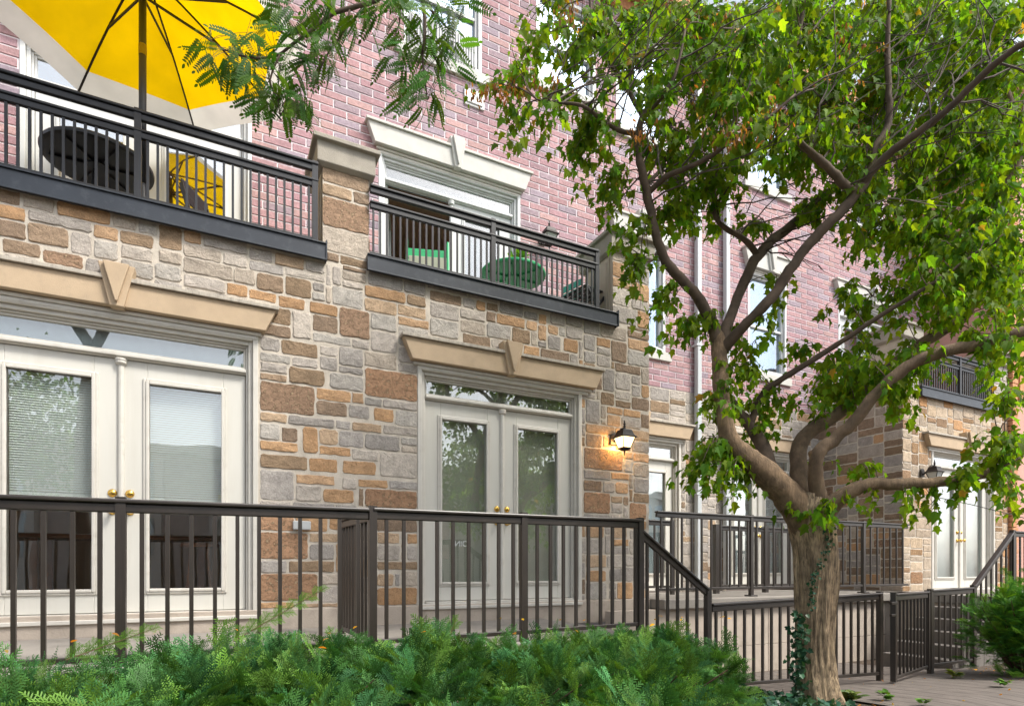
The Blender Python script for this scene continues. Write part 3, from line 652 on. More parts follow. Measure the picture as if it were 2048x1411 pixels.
# ------------------------------------------------------------------ downspouts
def downspout(x,label,z0,foot):
    T=thing('downspout',label,'downspout',(x,YB-.07,z0),'rain pipes between the two houses')
    MB().box(x-.045,YB-.115,z0,x+.045,YB-.03,8.4).build('pipe','pipe_paint',T,bevel=.012)
    for z in (1.2,3.6,6.0): MB().box(x-.07,YB-.122,z,x+.07,YB-.006,z+.03).build('bracket','pipe_paint',T,bevel=.003)
downspout(6.90,'pale grey rain pipe at the left of the pair, beside the small recessed window',-.3,0)
downspout(7.53,'pale grey rain pipe at the right of the pair, behind the tree fork',-.3,0)

# ------------------------------------------------------------------ terraces and steps
def terrace(name,label,boxes,loc,steps=()):
    T=thing(name,label,'terrace',loc)
    mb=MB()
    for b in boxes: mb.box(*b)
    mb.build('paving_slab','slab_concrete',T,bevel=.012)
    return T
T1=terrace('terrace','low concrete terrace in front of the two near french doors, edged by the yews',[(-4.2,3.86,-.66,3.17,YS-.024,-.54)],(0,4.8,-1.1))
MB().box(-4.19,3.92,-1.4,3.12,YS-.03,-.662).build('retaining_wall','concrete',T1)
mb=MB()
for i in range(4): mb.box(3.172+i*.23,4.0,-1.4,3.172+(i+1)*.23,5.45,-.68-i*.14)
mb.build('steps','slab_concrete',T1,bevel=.01)
T2=terrace('terrace','raised concrete terrace with a buff wall between the two stone bays, behind the gate',[(4.72,5.42,-.48,9.93,YB-.02,-.36),(3.3,YS-.02,-.48,4.70,YS-.001,-.36)][:1],(7.2,5.5,-1.3))
mb=MB()
for i in range(7):
    a=4.0+i*.86; mb.box(a+.004,5.5,-1.5,a+.856,5.62,-1.0); mb.box(a+.004,5.5,-.995,a+.856,5.62,-.482)
mb.build('retaining_wall','concrete',T2,bevel=.004)
T3=terrace('terrace','concrete terrace with steps below the far french door at the right',[(9.22,3.86,-.48,16,YS-.024,-.36)],(10.5,4.8,-1.3))
MB().box(9.26,3.92,-1.5,16,YS-.03,-.482).build('retaining_wall','concrete',T3)
mb=MB()
for i in range(5): mb.box(9.2-(i+1)*.24,4.0,-1.5,9.2-i*.24,4.85,-.52-i*.15)
mb.build('steps','steps_stone',T3,bevel=.01)

# ------------------------------------------------------------------ railings
def unit_mesh(name,mat,w_):
    mb=MB().box(-w_/2,-w_/2,0,w_/2,w_/2,1)
    me=bpy.data.meshes.new(name); me.from_pydata(mb.v,[],mb.f); me.materials.append(MAT[mat]); me.update(); return me
BAL={k:unit_mesh('baluster',k,1) for k in ('rail_brown','rail_black')}
def post_part(T,name,p,z0,z1,w_,mat,rot=0):
    o=bpy.data.objects.new(name,BAL[mat]); col.objects.link(o); o.parent=T
    o.location=Vector((p[0],p[1],z0))-Vector(T.location); o.scale=(w_,w_,z1-z0); o.rotation_euler=(0,0,rot); return o
def railing(label,p,q,zt,zb,spacing,mat='rail_brown',posts=(),group=None,phase=.5,bw=.019,double=False,name='railing',post_drop=.08,pw=.05,lean=False,plates=False,cat='railing',xs=None,rw=.05,capw=.062):
    """p,q plan points; zt=(z at p, z at q) of the handrail top, zb of the bottom rail underside; posts = fractions"""
    P=Vector((p[0],p[1])); Q=Vector((q[0],q[1])); d=Q-P; L=d.length; rot=math.atan2(d.y,d.x)
    T=thing(name,label,cat,((p[0]+q[0])/2,(p[1]+q[1])/2,min(zb)-post_drop),group)
    at=lambda t:(P.x+d.x*t,P.y+d.y*t); ZT=lambda t:zt[0]+(zt[1]-zt[0])*t; ZB=lambda t:zb[0]+(zb[1]-zb[0])*t
    e0,e1=at(0),at(1)
    mb=MB(); 
    mb.bar((*e0,ZT(0)-.012),(*e1,ZT(1)-.012),capw,.024); mb.bar((*e0,ZT(0)-.05),(*e1,ZT(1)-.05),rw*.62,.052); 
    mb.build('top_rail',mat,T,bevel=.007)
    under=.076
    if double:
        mb=MB(); z=-.165; mb.bar((*e0,ZT(0)+z),(*e1,ZT(1)+z),capw*.85,.022); mb.bar((*e0,ZT(0)+z-.035),(*e1,ZT(1)+z-.035),rw*.6,.05); mb.build('middle_rail',mat,T,bevel=.006); under=.225
    mb=MB(); mb.bar((*e0,ZB(0)+.016),(*e1,ZB(1)+.016),.032,.032); mb.build('bottom_rail',mat,T,bevel=.004)
    for t in posts:
        a=at(t); post_part(T,'post',a,ZB(t)-post_drop,ZT(t)+.012,pw,mat,rot)
        if plates: MB().box(a[0]-.06,a[1]-.06,ZB(t)-post_drop,a[0]+.06,a[1]+.06,ZB(t)-post_drop+.02).build('base_plate',mat,T,bevel=.004)
    n=int(L/spacing); ts=[(i+phase)*spacing/L for i in range(n+1)]
    if xs: ts=[(x-P.x)/d.x for x in xs]
    for t in ts:
        if t<.004 or t>.996 or any(abs(t-k)*L<pw*.75 for k in posts): continue
        post_part(T,'baluster',at(t),ZB(t)+.03,ZT(t)-under,bw,mat,rot)
    return T
FY=3.9; SP=.1195
# front fence: baluster rhythm as counted on the real one
railing('long brown fence in front of the widest french door, at the left above the yews',(-3.0,FY),(.873,FY),(.37,.405),(-.52,-.50),SP,posts=(.0,(-.507+3)/3.873),xs=[-.978-SP*i for i in range(1,17)]+[-.978,-.853,-.727,-.604,-.407,-.282,-.161,-.038,.083,.203,.323,.441,.565,.684,.80],bw=.022,capw=.066)
railing('brown fence panel in front of the narrower french door, ending at the stair rail',(.898,FY),(3.131,FY),(.41,.42),(-.50,-.47),SP,posts=(0,(2.033-.898)/2.233,1),xs=[.992+.1192*i for i in range(9)]+[2.15+.1165*i for i in range(9)],bw=.022,post_drop=.06,capw=.066)
railing('short brown divider running back from the fence to the house between the two doors',(.898,FY+.04),(.898,5.05),(.40,.42),(-.50,-.50),SP*.95,posts=(1,))
railing('sloping brown handrail beside the near steps, left of the tree',(3.15,FY),(3.89,FY),(.33,-.17),(-.50,-1.02),SP*.93,posts=(1,),post_drop=.12,name='stair_rail',bw=.021)
railing('low brown fence behind the tree trunk, joined to the near stair rail',(3.93,FY),(6.40,FY),(-.305,-.25),(-1.06,-1.14),SP,posts=(.66,.995),name='fence',cat='fence',post_drop=.10,bw=.021)
g=railing('brown gate leaf standing ajar beside the path',(6.18,3.63),(7.28,3.90),(-.245,-.25),(-1.13,-1.13),SP,posts=(0,1),name='gate',cat='gate',post_drop=.02,phase=.6)
mb=MB().box(6.10,3.60,-.36,6.20,3.625,-.33).box(6.10,3.60,-.48,6.18,3.625,-.455); mb.build('latch','rail_brown',g,bevel=.003)
railing('low brown fence panel between the gate and the far steps',(7.34,FY),(8.22,FY),(-.235,-.215),(-1.12,-1.12),SP,posts=(0,),name='fence',cat='fence',post_drop=.12)
railing('sloping brown handrail of the far steps, at the right beside the dense bush',(8.25,FY),(9.187,FY),(-.20,.50),(-1.08,-.42),SP,posts=(0,1),name='stair_rail',post_drop=.1)
railing('brown fence of the far terrace at the right edge of the view',(9.2,FY),(14.5,FY),(.50,.50),(-.42,-.42),SP,posts=(.3,.6),name='railing')
railing('brown railing on the middle terrace, seen beyond the trunk between the two bays',(4.74,5.60),(9.90,5.60),(.715,.73),(-.26,-.26),.165,posts=(.315,.53,.78),post_drop=.10,plates=True,bw=.022)
railing('short brown railing close to the recessed door, behind the middle terrace rail',(4.8,6.5),(5.80,6.5),(.70,.70),(-.26,-.26),.15,posts=(1,),post_drop=.1,bw=.022)
railing('brown divider railing on the middle terrace, closest to the rain pipes',(6.60,6.45),(8.5,6.45),(.66,.66),(-.26,-.26),.15,posts=(0,.55,1),post_drop=.1,bw=.024,pw=.07)
BYY=5.65
def fascia(label,a,b,h0=2.885,h1=3.02):
    T=thing('balcony_fascia',label,'fascia',((a+b)/2,BYY,h0))
    MB().box(a,BYY-.015,h0,b,BYY+.03,h1).box(a,BYY-.03,h1,b,BYY+.16,h1+.012).box(a,BYY-.022,h0-.012,b,BYY-.012,h0+.004).build('flashing','fascia_metal',T,bevel=.003)
    MB().box(b-.004,BYY-.028,h0-.01,b+.006,BYY+.05,h1+.04).build('end_cap','fascia_metal',T)
fascia('dark blue-grey metal edge under the balcony with the yellow umbrella',-4.2,.87)
fascia('dark blue-grey metal edge under the middle balcony between the stone piers',1.25,4.20)
fascia('metal edge under the far balcony at the right',10.38,12.72)
railing('black double-topped balcony railing under the yellow umbrella',(-4.1,BYY+.02),(.80,BYY+.02),(3.765,3.765),(3.035,3.035),.0705,mat='rail_black',double=True,posts=((-.62+4.1)/4.9,.994),phase=.35,bw=.019,post_drop=.02,capw=.07,rw=.06)
railing('black double-topped balcony railing between the two stone piers',(1.28,BYY+.02),(3.93,BYY+.02),(3.715,3.715),(3.035,3.035),.0668,mat='rail_black',double=True,posts=((2.585-1.28)/2.65,.995),phase=.5,bw=.018,post_drop=.02,capw=.07,rw=.06)
railing('black railing of the far balcony at the right, above the far french door',(10.4,BYY+.02),(12.70,BYY+.02),(3.70,3.70),(3.035,3.035),.068,mat='rail_black',double=True,posts=(.5,),phase=.5,bw=.018,post_drop=.02,capw=.07)
railing('black side railing of the far balcony, running back to the brick wall',(9.97,6.34),(9.97,YB-.03),(3.70,3.70),(3.035,3.035),.068,mat='rail_black',double=True,posts=(),bw=.018,post_drop=.02,capw=.07)

# ------------------------------------------------------------------ wall lanterns
def lantern(label,x,y,zc,yw,lit,metal='bronze_metal'):
    """zc = height of the roof's lower edge"""
    T=thing('wall_lantern',label,'lantern',(x,yw,zc))
    MB().lathe((x-.02,yw-.004,zc+.03),[(.0,.0),(.055,0),(.055,-.012),(.045,-.022),(0,-.024)],20,'y').box(x-.075,yw-.02,zc-.06,x+.035,yw-.002,zc+.05).build('back_plate',metal,T,bevel=.012)
    pts=[(x-.02,yw-.02,zc-.02),(x-.015,yw-.07,zc+.0),(x-.01,yw-.11,zc+.05),(x-.005,(yw+y)/2-.03,zc+.11),(x,y,zc+.105)]
    MB().tube(pts,[.012,.011,.010,.009,.009],8).build('arm',metal,T,smooth=True)
    roof=MB().lathe((x,y,zc),[(.150,-.008),(.150,.0),(.128,.012),(.108,.035),(.095,.062),(.085,.082),(.05,.09),(.016,.098),(.012,.125)],4,rot=R(45))
    roof.lathe((x,y,zc),[(.012,.12),(.018,.13),(.010,.14),(.016,.15),(.016,.156),(.006,.17),(.009,.18),(.002,.20)],10)
    roof.build('roof',metal,T,bevel=.002)
    t,b,h=.088*1.414,.05*1.414,.125
    gl=MB().lathe((x,y,zc),[(b*.95,-h),(t*.95,-.004)],4,rot=R(45)); gl.build('glass','lamp_glass' if lit else 'lamp_glass_off',T)
    fr=MB()
    for k in range(4):
        a=R(45+90*k); fr.bar((x+b*math.cos(a),y+b*math.sin(a),zc-h),(x+t*math.cos(a),y+t*math.sin(a),zc-.004),.008,.008)
    fr.lathe((x,y,zc-h),[(b*.3,-.035),(b*.62,-.028),(b*1.08,-.006),(b*1.08,.004)],4,rot=R(45)).lathe((x,y,zc-h),[(.002,-.09),(.008,-.075),(.005,-.06),(.012,-.05),(.009,-.04),(.012,-.03)],10)
    fr.build('cage',metal,T)
    if lit:
        ld=bpy.data.lights.new('lamp_bulb','POINT'); ld.energy=5; ld.color=(1,.58,.2); ld.shadow_soft_size=.04
        lo=bpy.data.objects.new('lamp_bulb',ld); col.objects.link(lo); lo.parent=T; lo.location=Vector((x,y+.085,zc-.03))-Vector(T.location)
lantern('lit bronze wall lantern glowing orange on the stone beside the narrower french door',4.19,5.50,1.535,YS-.012,True)
lantern('unlit black wall lantern on the brick wall of the middle balcony',4.06,7.02,4.63,YB-.006,False)
lantern('unlit black wall lantern left of the far french door',10.47,5.50,1.60,YS-.012,False)

# ------------------------------------------------------------------ patio umbrella
UC=Vector((-.605,5.84,0)); UR_=1.33; ZR=4.67; ZAP=5.14; A0=R(-15.5)
T=thing('patio_umbrella','yellow patio umbrella with a grey border standing on the left balcony','umbrella',(UC.x,UC.y,2.95))
tips=[UC+Vector((UR_*math.cos(A0+k*math.pi/4),UR_*math.sin(A0+k*math.pi/4),ZR)) for k in range(8)]
apex=UC+Vector((0,0,ZAP))
def canopy(f0,f1,name,mat):
    mb=MB()
    for k in range(8):
        a,b=tips[k],tips[(k+1)%8]; n=8; m=6
        vs=[]
        for i in range(m+1):
            f=f0+(f1-f0)*i/m
            for j in range(n+1):
                s=j/n; p=apex.lerp(a.lerp(b,s),f)
                sag=-.045*math.sin(math.pi*s)*f; inn=.05*math.sin(math.pi*s)*f      # cloth sags between the ribs
                c=Vector((UC.x,UC.y,p.z)); p=p.lerp(c,inn*.7); p.z+=sag*.4+.05*math.sin(math.pi*min(f,1))
                vs.append(p)
        mb.add(vs,[(i*(n+1)+j,i*(n+1)+j+1,(i+1)*(n+1)+j+1,(i+1)*(n+1)+j) for i in range(m) for j in range(n)])
    o=mb.build(name,mat,T,smooth=True); return o
canopy(.03,.845,'canopy','yellow_canvas'); canopy(.845,1.0,'canopy_border','grey_canvas')
MB().tube([(UC.x,UC.y,2.98),(UC.x,UC.y,ZAP+.05)],.029,16).build('pole','black_metal',T,smooth=True)
MB().lathe((UC.x,UC.y,4.36),[(.0305,0),(.0305,.09)],16).build('pole_ring','yellow_canvas',T)
MB().lathe((UC.x,UC.y,2.945),[(.17,0),(.17,.04),(.06,.06),(.035,.30),(.035,.32)],24).build('base','black_metal',T)
MB().lathe((UC.x,UC.y,ZAP-.27),[(.03,0),(.05,.01),(.05,.05),(.03,.06)],16).lathe((UC.x,UC.y,ZAP-.02),[(.045,-.03),(.045,.02),(.02,.06)],16).build('hub','black_metal',T)
for k in range(8):
    tp=tips[k]; pts=[]
    for i in range(9):
        f=i/8; p=apex.lerp(tp,f); p.z+=.05*math.sin(math.pi*f)-.014; pts.append(p)
    rb=MB().tube(pts,.0095,6).build('rib','bronze_metal',T)
    m=pts[4]; MB().bar((UC.x,UC.y,ZAP-.27),m,.013,.018).build('strut','bronze_metal',rb)

# ------------------------------------------------------------------ balcony furniture
def round_table(name,label,cx,cy,r,mat,ztop=3.64,ribs=True):
    T=thing(name,label,'table',(cx,cy,2.93))
    MB().lathe((cx,cy,ztop),[(r-.03,-.035),(r,-.03),(r+.004,-.01),(r,0),(.0,.006)],40).build('table_top',mat,T,bevel=.0)
    mb=MB()
    for k in range(3):
        a=R(20+120*k); mb.tube([(cx+.05*math.cos(a),cy+.05*math.sin(a),ztop-.04),(cx+.08*math.cos(a),cy+.08*math.sin(a),3.3),(cx+.30*math.cos(a),cy+.30*math.sin(a),2.935)],.012,8)
    mb.lathe((cx,cy,ztop-.06),[(.09,0),(.09,.022)],16)
    if ribs:
        for k in range(6):
            a=R(60*k); mb.bar((cx,cy,ztop-.045),(cx+r*.85*math.cos(a),cy+r*.85*math.sin(a),ztop-.045),.02,.018)
    mb.build('table_legs',mat,T); return T
round_table('round_table','round black metal table behind the railing under the yellow umbrella',-.98,6.28,.42,'black_plastic',3.62)
round_table('round_table','round green table on the middle balcony',3.20,6.42,.40,'green_plastic',3.62)
def slat_chair(label,x,y,ang,mat,cushion=False,h=.9):
    T=thing('garden_chair',label,'chair',(x,y,2.93)); T.rotation_euler=(0,0,ang)
    def add(mb,n,m): 
        mb.v=[tuple(Vector(p)) for p in mb.v]
        me=bpy.data.meshes.new(n); me.from_pydata(mb.v,[],mb.f); me.materials.append(MAT[m]); o=bpy.data.objects.new(n,me); col.objects.link(o); o.parent=T
        b=o.modifiers.new('bevel','BEVEL'); b.width=.006; b.segments=2; return o
    for sx in (-1,1):
        add(MB().bar((sx*.21,-.2,0),(sx*.21,.16,.44),.025,.035),'leg',mat)
        add(MB().bar((sx*.21,.2,0),(sx*.21,-.18,.44),.025,.035),'leg',mat)
        add(MB().bar((sx*.21,.14,.40),(sx*.21,.27,h),.025,.04),'back_post',mat)
    mb=MB()
    for k in range(5): mb.box(-.2,-.2+k*.08,.44,.2,-.14+k*.08,.456)
    add(mb,'seat',mat)
    for z,t in ((.58,.07),(.72,.08),(.84,.10)): add(MB().bar((-.22,.19+(z-.55)*.25,z),(.22,.19+(z-.55)*.25,z),.018,t,up=(0,.0,1)),'back_slat',mat)
    if cushion: add(MB().box(-.19,.11,.47,.19,.17,.74),'cushion','cushion')
    return T
slat_chair('green slatted garden chair with a grey cushion on the middle balcony',2.20,6.70,R(-18),'green_plastic',True,.98).scale=(1.2,1.15,1.18)
slat_chair('teal folding chair squeezed beside the right pier of the middle balcony',3.86,6.35,R(-75),'teal_plastic',h=.72).scale=(.7,.7,.85)
slat_chair('black folding chair against the right pier of the middle balcony',4.02,6.05,R(-80),'black_plastic',h=.85)
slat_chair('black folding chair leaning near the glass door under the umbrella',-.02,6.6,R(60),'black_plastic',h=.85)

# ------------------------------------------------------------------ foliage generators
rngn=np.random.default_rng(5)
def rotm(fwd,nrm):
    """(n,3) forward (leaf tip) and approx normal -> (n,3,3) with columns x,y,z"""
    y=fwd/np.linalg.norm(fwd,axis=1,keepdims=True)
    x=np.cross(y,nrm); x/=np.maximum(np.linalg.norm(x,axis=1,keepdims=True),1e-6); z=np.cross(x,y)
    return np.stack([x,y,z],axis=2)
def scatter(tv,tf,pos,rot,scale,colr,tvc=None):
    n=len(pos); m=len(tv); V=np.einsum('nij,mj->nmi',rot,tv)*scale[:,None,None]+pos[:,None,:]
    F=(tf[None,:,:]+(np.arange(n)*m)[:,None,None]).reshape(-1,tf.shape[1])
    C=np.repeat(colr[:,None,:],m,axis=1)
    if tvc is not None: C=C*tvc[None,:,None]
    C=np.concatenate([C.reshape(-1,3),np.ones((n*m,1))],axis=1)
    return V.reshape(-1,3),F,C
def lobed(outline,fold=.22,droop=.25):
    pts=[(0,0)]+outline+[(0,1)]; vs=[];fs=[]
    right=[(x,y) for x,y in pts]; c=(0,.38)
    for sgn in (1,-1):
        k=len(vs); vs.append((0,c[1],0.0))
        for x,y in right: vs.append((sgn*x,y,fold*abs(x)-droop*y*y))
        vs[k]=(0,c[1],-droop*c[1]**2)
        for i in range(len(right)-1): fs.append((k,k+1+i,k+2+i) if sgn>0 else (k,k+2+i,k+1+i))
    return np.array(vs),np.array(fs)
MAPLE=lobed([(.12,.03),(.40,.10),(.27,.27),(.52,.50),(.25,.50),(.20,.66)])
MAPLE2=lobed([(.16,.05),(.30,.20),(.26,.34),(.44,.58),(.20,.60)],.3,.35)
IVY=lobed([(.30,-.08),(.46,.10),(.34,.30),(.52,.48),(.26,.60)],.1,.1)
OVAL=lobed([(.22,.15),(.30,.42),(.2,.75)],.15,.3)
def greens(n,base,sv,yel=0,rng=rngn):
    f=rng.lognormal(0,sv,n)[:,None]; c=np.array(base)[None,:]*f
    h=rng.uniform(-.18,.22,n); c[:,0]*=1+h*1.6; c[:,2]*=1-h
    if yel:
        k=rng.random(n)<yel; c[k]=np.array([.42,.26,.04])*rng.uniform(.6,1.2,(k.sum(),1))
    return np.clip(c,0,1)
def limb(mb,pts,n=10,c=(.15,.115,.085,0),wob=.06,sub=3,rng=random.Random(3)):
    """pts: (x,y,d,rpx) photo-measured axis points with depth; smooth Catmull-Rom tube"""
    P=[wp(x,y,d) for x,y,d,r in pts]; Rr=[r/FPX*d for x,y,d,r in pts]; Q=[];RR=[]
    for i in range(len(P)-1):
        p0,p1,p2,p3=P[max(i-1,0)],P[i],P[i+1],P[min(i+2,len(P)-1)]
        for s in range(sub):
            t=s/sub; Q.append(.5*((2*p1)+(p2-p0)*t+(2*p0-5*p1+4*p2-p3)*t*t+(3*p1-p0-3*p2+p3)*t**3)); RR.append(Rr[i]+(Rr[i+1]-Rr[i])*t)
    Q.append(P[-1]); RR.append(Rr[-1])
    if n<28: Q=[q+Vector((rng.gauss(0,1),rng.gauss(0,1),rng.gauss(0,1)))*((.10 if RR[i]<.05 else .03)*RR[i]) if 0<i<len(Q)-1 else q for i,q in enumerate(Q)]
    if n<28: RR=[r*(1+rng.uniform(-.06,.06)*(1 if r<.05 else .45)) for r in RR]
    mb.tube(Q,RR,n,c,wob,rng)
    return list(zip(Q,RR))

# ------------------------------------------------------------------ the maple
MT=thing('maple_tree','multi-stemmed maple with a furrowed trunk standing in front of the low fence','tree',tuple(wp(1640,1425,4.62)))
tr=MB(); nodes_=[]
BK=(.42,.31,.19,1); BL=(.095,.066,.044,0)
D0=4.66
trunk=[(1646,1470,4.6,60),(1641,1425,4.6,49),(1634,1380,4.62,41),(1631,1320,D0,37),(1631,1260,D0,36),(1632,1200,D0,37),(1634,1140,D0,40),(1630,1085,D0,41),(1622,1045,D0,43),(1618,1015,D0,42),(1622,990,D0,34)]
from mathutils import noise as mnoise
trunk=[(x,y,d,q*.93) for x,y,d,q in trunk]
NT=96; k0=len(tr.v); cen=limb(tr,trunk,NT,BK,.0,14)
for i,(cpt,rad) in enumerate(cen):
    for k in range(NT):
        v=Vector(tr.v[k0+i*NT+k]); dv=v-cpt; th=2*math.pi*k/NT; z=cpt.z
        a_=mnoise.noise(Vector((math.cos(th)*5.5+z*.5,math.sin(th)*5.5,z*1.3)))*.020+(abs(mnoise.noise(Vector((math.cos(th)*13,math.sin(th)*13+z*.8,z*2.2))))-.25)*.030+mnoise.noise(Vector((math.cos(th)*1.6,math.sin(th)*1.6,z*2)))*.022
        fl_=.05*max(0,(-.85-z))*max(0,math.cos(3*th+.6))*4
        tr.v[k0+i*NT+k]=tuple(cpt+dv*(1+(a_+fl_)/max(rad,.05)))
def lb(*p,c=BL,n=10,sub=4):
    p=[(x,y,d,q*(.84 if y<700 else .90)) for x,y,d,q in p]; nodes_.extend(limb(tr,p,n,c,.05,sub)); 
lb((1618,1060,D0,36),(1590,1010,D0-.03,34),(1560,975,D0-.06,31),(1525,940,D0-.10,28),(1490,912,D0-.14,24),(1460,880,D0-.16,20),(1448,830,D0-.15,18),(1442,780,D0-.1,17.5),(1440,730,D0-.05,17),(1437,690,D0,17),(1432,660,D0,13),c=(.21,.14,.08,.45),n=14)
lb((1440,705,D0,15),(1425,650,D0,13.5),(1400,600,D0-.05,12.5),(1370,565,D0-.1,12),(1335,525,D0-.15,11.5),(1312,470,D0-.2,11),(1298,410,D0-.2,10.5),(1285,350,D0-.25,10),(1276,300,D0-.25,9),(1280,250,D0-.3,8),(1290,220,D0-.3,6))
lb((1277,268,D0-.25,6),(1240,262,D0-.3,5.5),(1205,240,D0-.35,5),(1165,212,D0-.4,4),(1120,205,D0-.4,3),(1075,200,D0-.45,2))
lb((1286,235,D0-.3,6),(1250,170,D0-.2,5),(1215,120,D0-.1,4),(1185,60,D0,3.5),(1180,-20,D0,3))
lb((1287,235,D0-.3,5),(1320,200,D0-.5,4.5),(1350,150,D0-.6,3.5),(1370,60,D0-.6,3))
lb((1296,385,D0-.2,7),(1330,355,D0-.3,6.5),(1375,335,D0-.4,6),(1425,310,D0-.5,5.5),(1470,275,D0-.6,5),(1530,240,D0-.7,4),(1590,190,D0-.7,3))
lb((1292,370,D0-.2,5),(1320,340,D0,4.5),(1345,300,D0+.2,4),(1400,255,D0+.4,3))
# two long stems from the upper fork
lb((1440,700,D0,14),(1458,640,D0+.1,12.5),(1482,580,D0+.25,12),(1510,520,D0+.35,12),(1545,480,D0+.45,11.5),(1590,445,D0+.55,11),(1640,400,D0+.6,9),(1700,350,D0+.65,7.5),(1740,290,D0+.7,7),(1770,220,D0+.7,6),(1778,140,D0+.7,5.5),(1785,40,D0+.7,5),(1780,-30,D0+.7,4))
lb((1515,510,D0+.35,8),(1490,480,D0+.3,7),(1450,455,D0+.3,6),(1430,430,D0+.25,5),(1430,360,D0+.3,4),(1440,280,D0+.3,3))
lb((1442,700,D0,14),(1475,665,D0-.1,12.5),(1515,625,D0-.2,12),(1555,580,D0-.25,12),(1590,525,D0-.3,12),(1630,475,D0-.35,12),(1675,430,D0-.4,12.5),(1715,385,D0-.4,13),(1735,355,D0-.4,11),(1750,300,D0-.4,9),(1775,250,D0-.4,8),(1778,190,D0-.4,7),(1775,110,D0-.4,6),(1778,10,D0-.4,5),(1780,-40,D0-.4,4))
lb((1712,390,D0-.4,11),(1680,360,D0-.45,10),(1645,325,D0-.5,9.5),(1615,300,D0-.55,7.5),(1590,276,D0-.6,6.5),c=(.10,.07,.045,0))
lb((1720,370,D0-.4,10),(1760,325,D0-.5,9.5),(1800,290,D0-.6,9),(1850,255,D0-.7,8.5),(1900,215,D0-.8,8),(1950,165,D0-.9,8),(2000,120,D0-1,7.5),(2060,80,D0-1.1,7))
lb((1584,190,D0-.2,7),(1582,120,D0-.2,6.5),(1600,60,D0-.2,6),(1610,-20,D0-.2,5)); lb((1640,325,D0-.5,4),(1600,290,D0-.3,5),(1585,230,D0-.2,6),(1583,170,D0-.2,6.5))
# mid limbs
lb((1590,1000,D0-.05,18),(1545,950,D0+.1,18),(1527,895,D0+.2,15),(1500,850,D0+.25,13),(1478,825,D0+.25,12),(1462,800,D0+.25,8))
lb((1500,850,D0+.25,8),(1512,815,D0+.25,7.5),(1532,780,D0+.2,7),(1580,748,D0+.1,6.8),(1640,710,D0,6.5),(1700,672,D0-.1,6),(1760,632,D0-.2,5.5),(1820,595,D0-.3,5),(1890,550,D0-.4,4),(1960,500,D0-.4,3))
lb((1612,1020,D0,24),(1600,975,D0+.08,20),(1597,930,D0+.15,18),(1600,890,D0+.2,17),(1620,862,D0+.22,16),(1660,838,D0+.25,14.5),(1705,805,D0+.3,13),(1750,765,D0+.35,13),(1795,725,D0+.4,13),(1840,690,D0+.4,13),(1890,658,D0+.4,13),(1930,630,D0+.4,12),(1960,570,D0+.4,11),(1962,500,D0+.4,11),(1972,440,D0+.4,11),(2005,385,D0+.4,11),(2038,310,D0+.4,11),(2035,240,D0+.4,9),(2010,180,D0+.4,7),(2005,100,D0+.4,6),(2040,20,D0+.4,5),c=(.145,.098,.058,.2),n=12)
lb((1640,1020,D0-.05,22),(1634,975,D0-.1,17),(1631,935,D0-.15,15.5),(1637,905,D0-.18,15),(1665,880,D0-.2,14),(1705,845,D0-.25,13),(1742,800,D0-.3,13),(1790,750,D0-.35,13),(1835,722,D0-.4,13),(1890,702,D0-.45,13),(1950,690,D0-.5,13),(2010,672,D0-.55,12),(2070,655,D0-.6,11),c=(.16,.108,.065,.2),n=12)
lb((1634,940,D0-.15,10),(1628,918,D0-.16,9.5),(1624,902,D0-.17,9),c=(.24,.15,.08,0))
lb((1640,1035,D0-.05,26),(1668,1005,D0-.15,19),(1705,980,D0-.2,16),(1740,968,D0-.25,14),(1790,967,D0-.3,12.5),(1850,966,D0-.35,12),(1910,958,D0-.4,11.5),(1960,948,D0-.45,11),(1985,942,D0-.45,9),c=(.22,.15,.088,.35),n=12)
lb((1985,943,D0-.45,3),(2020,925,D0-.5,2.5),(2070,900,D0-.5,2))
tr.build('trunk','bark',MT,smooth=True,colors=True)
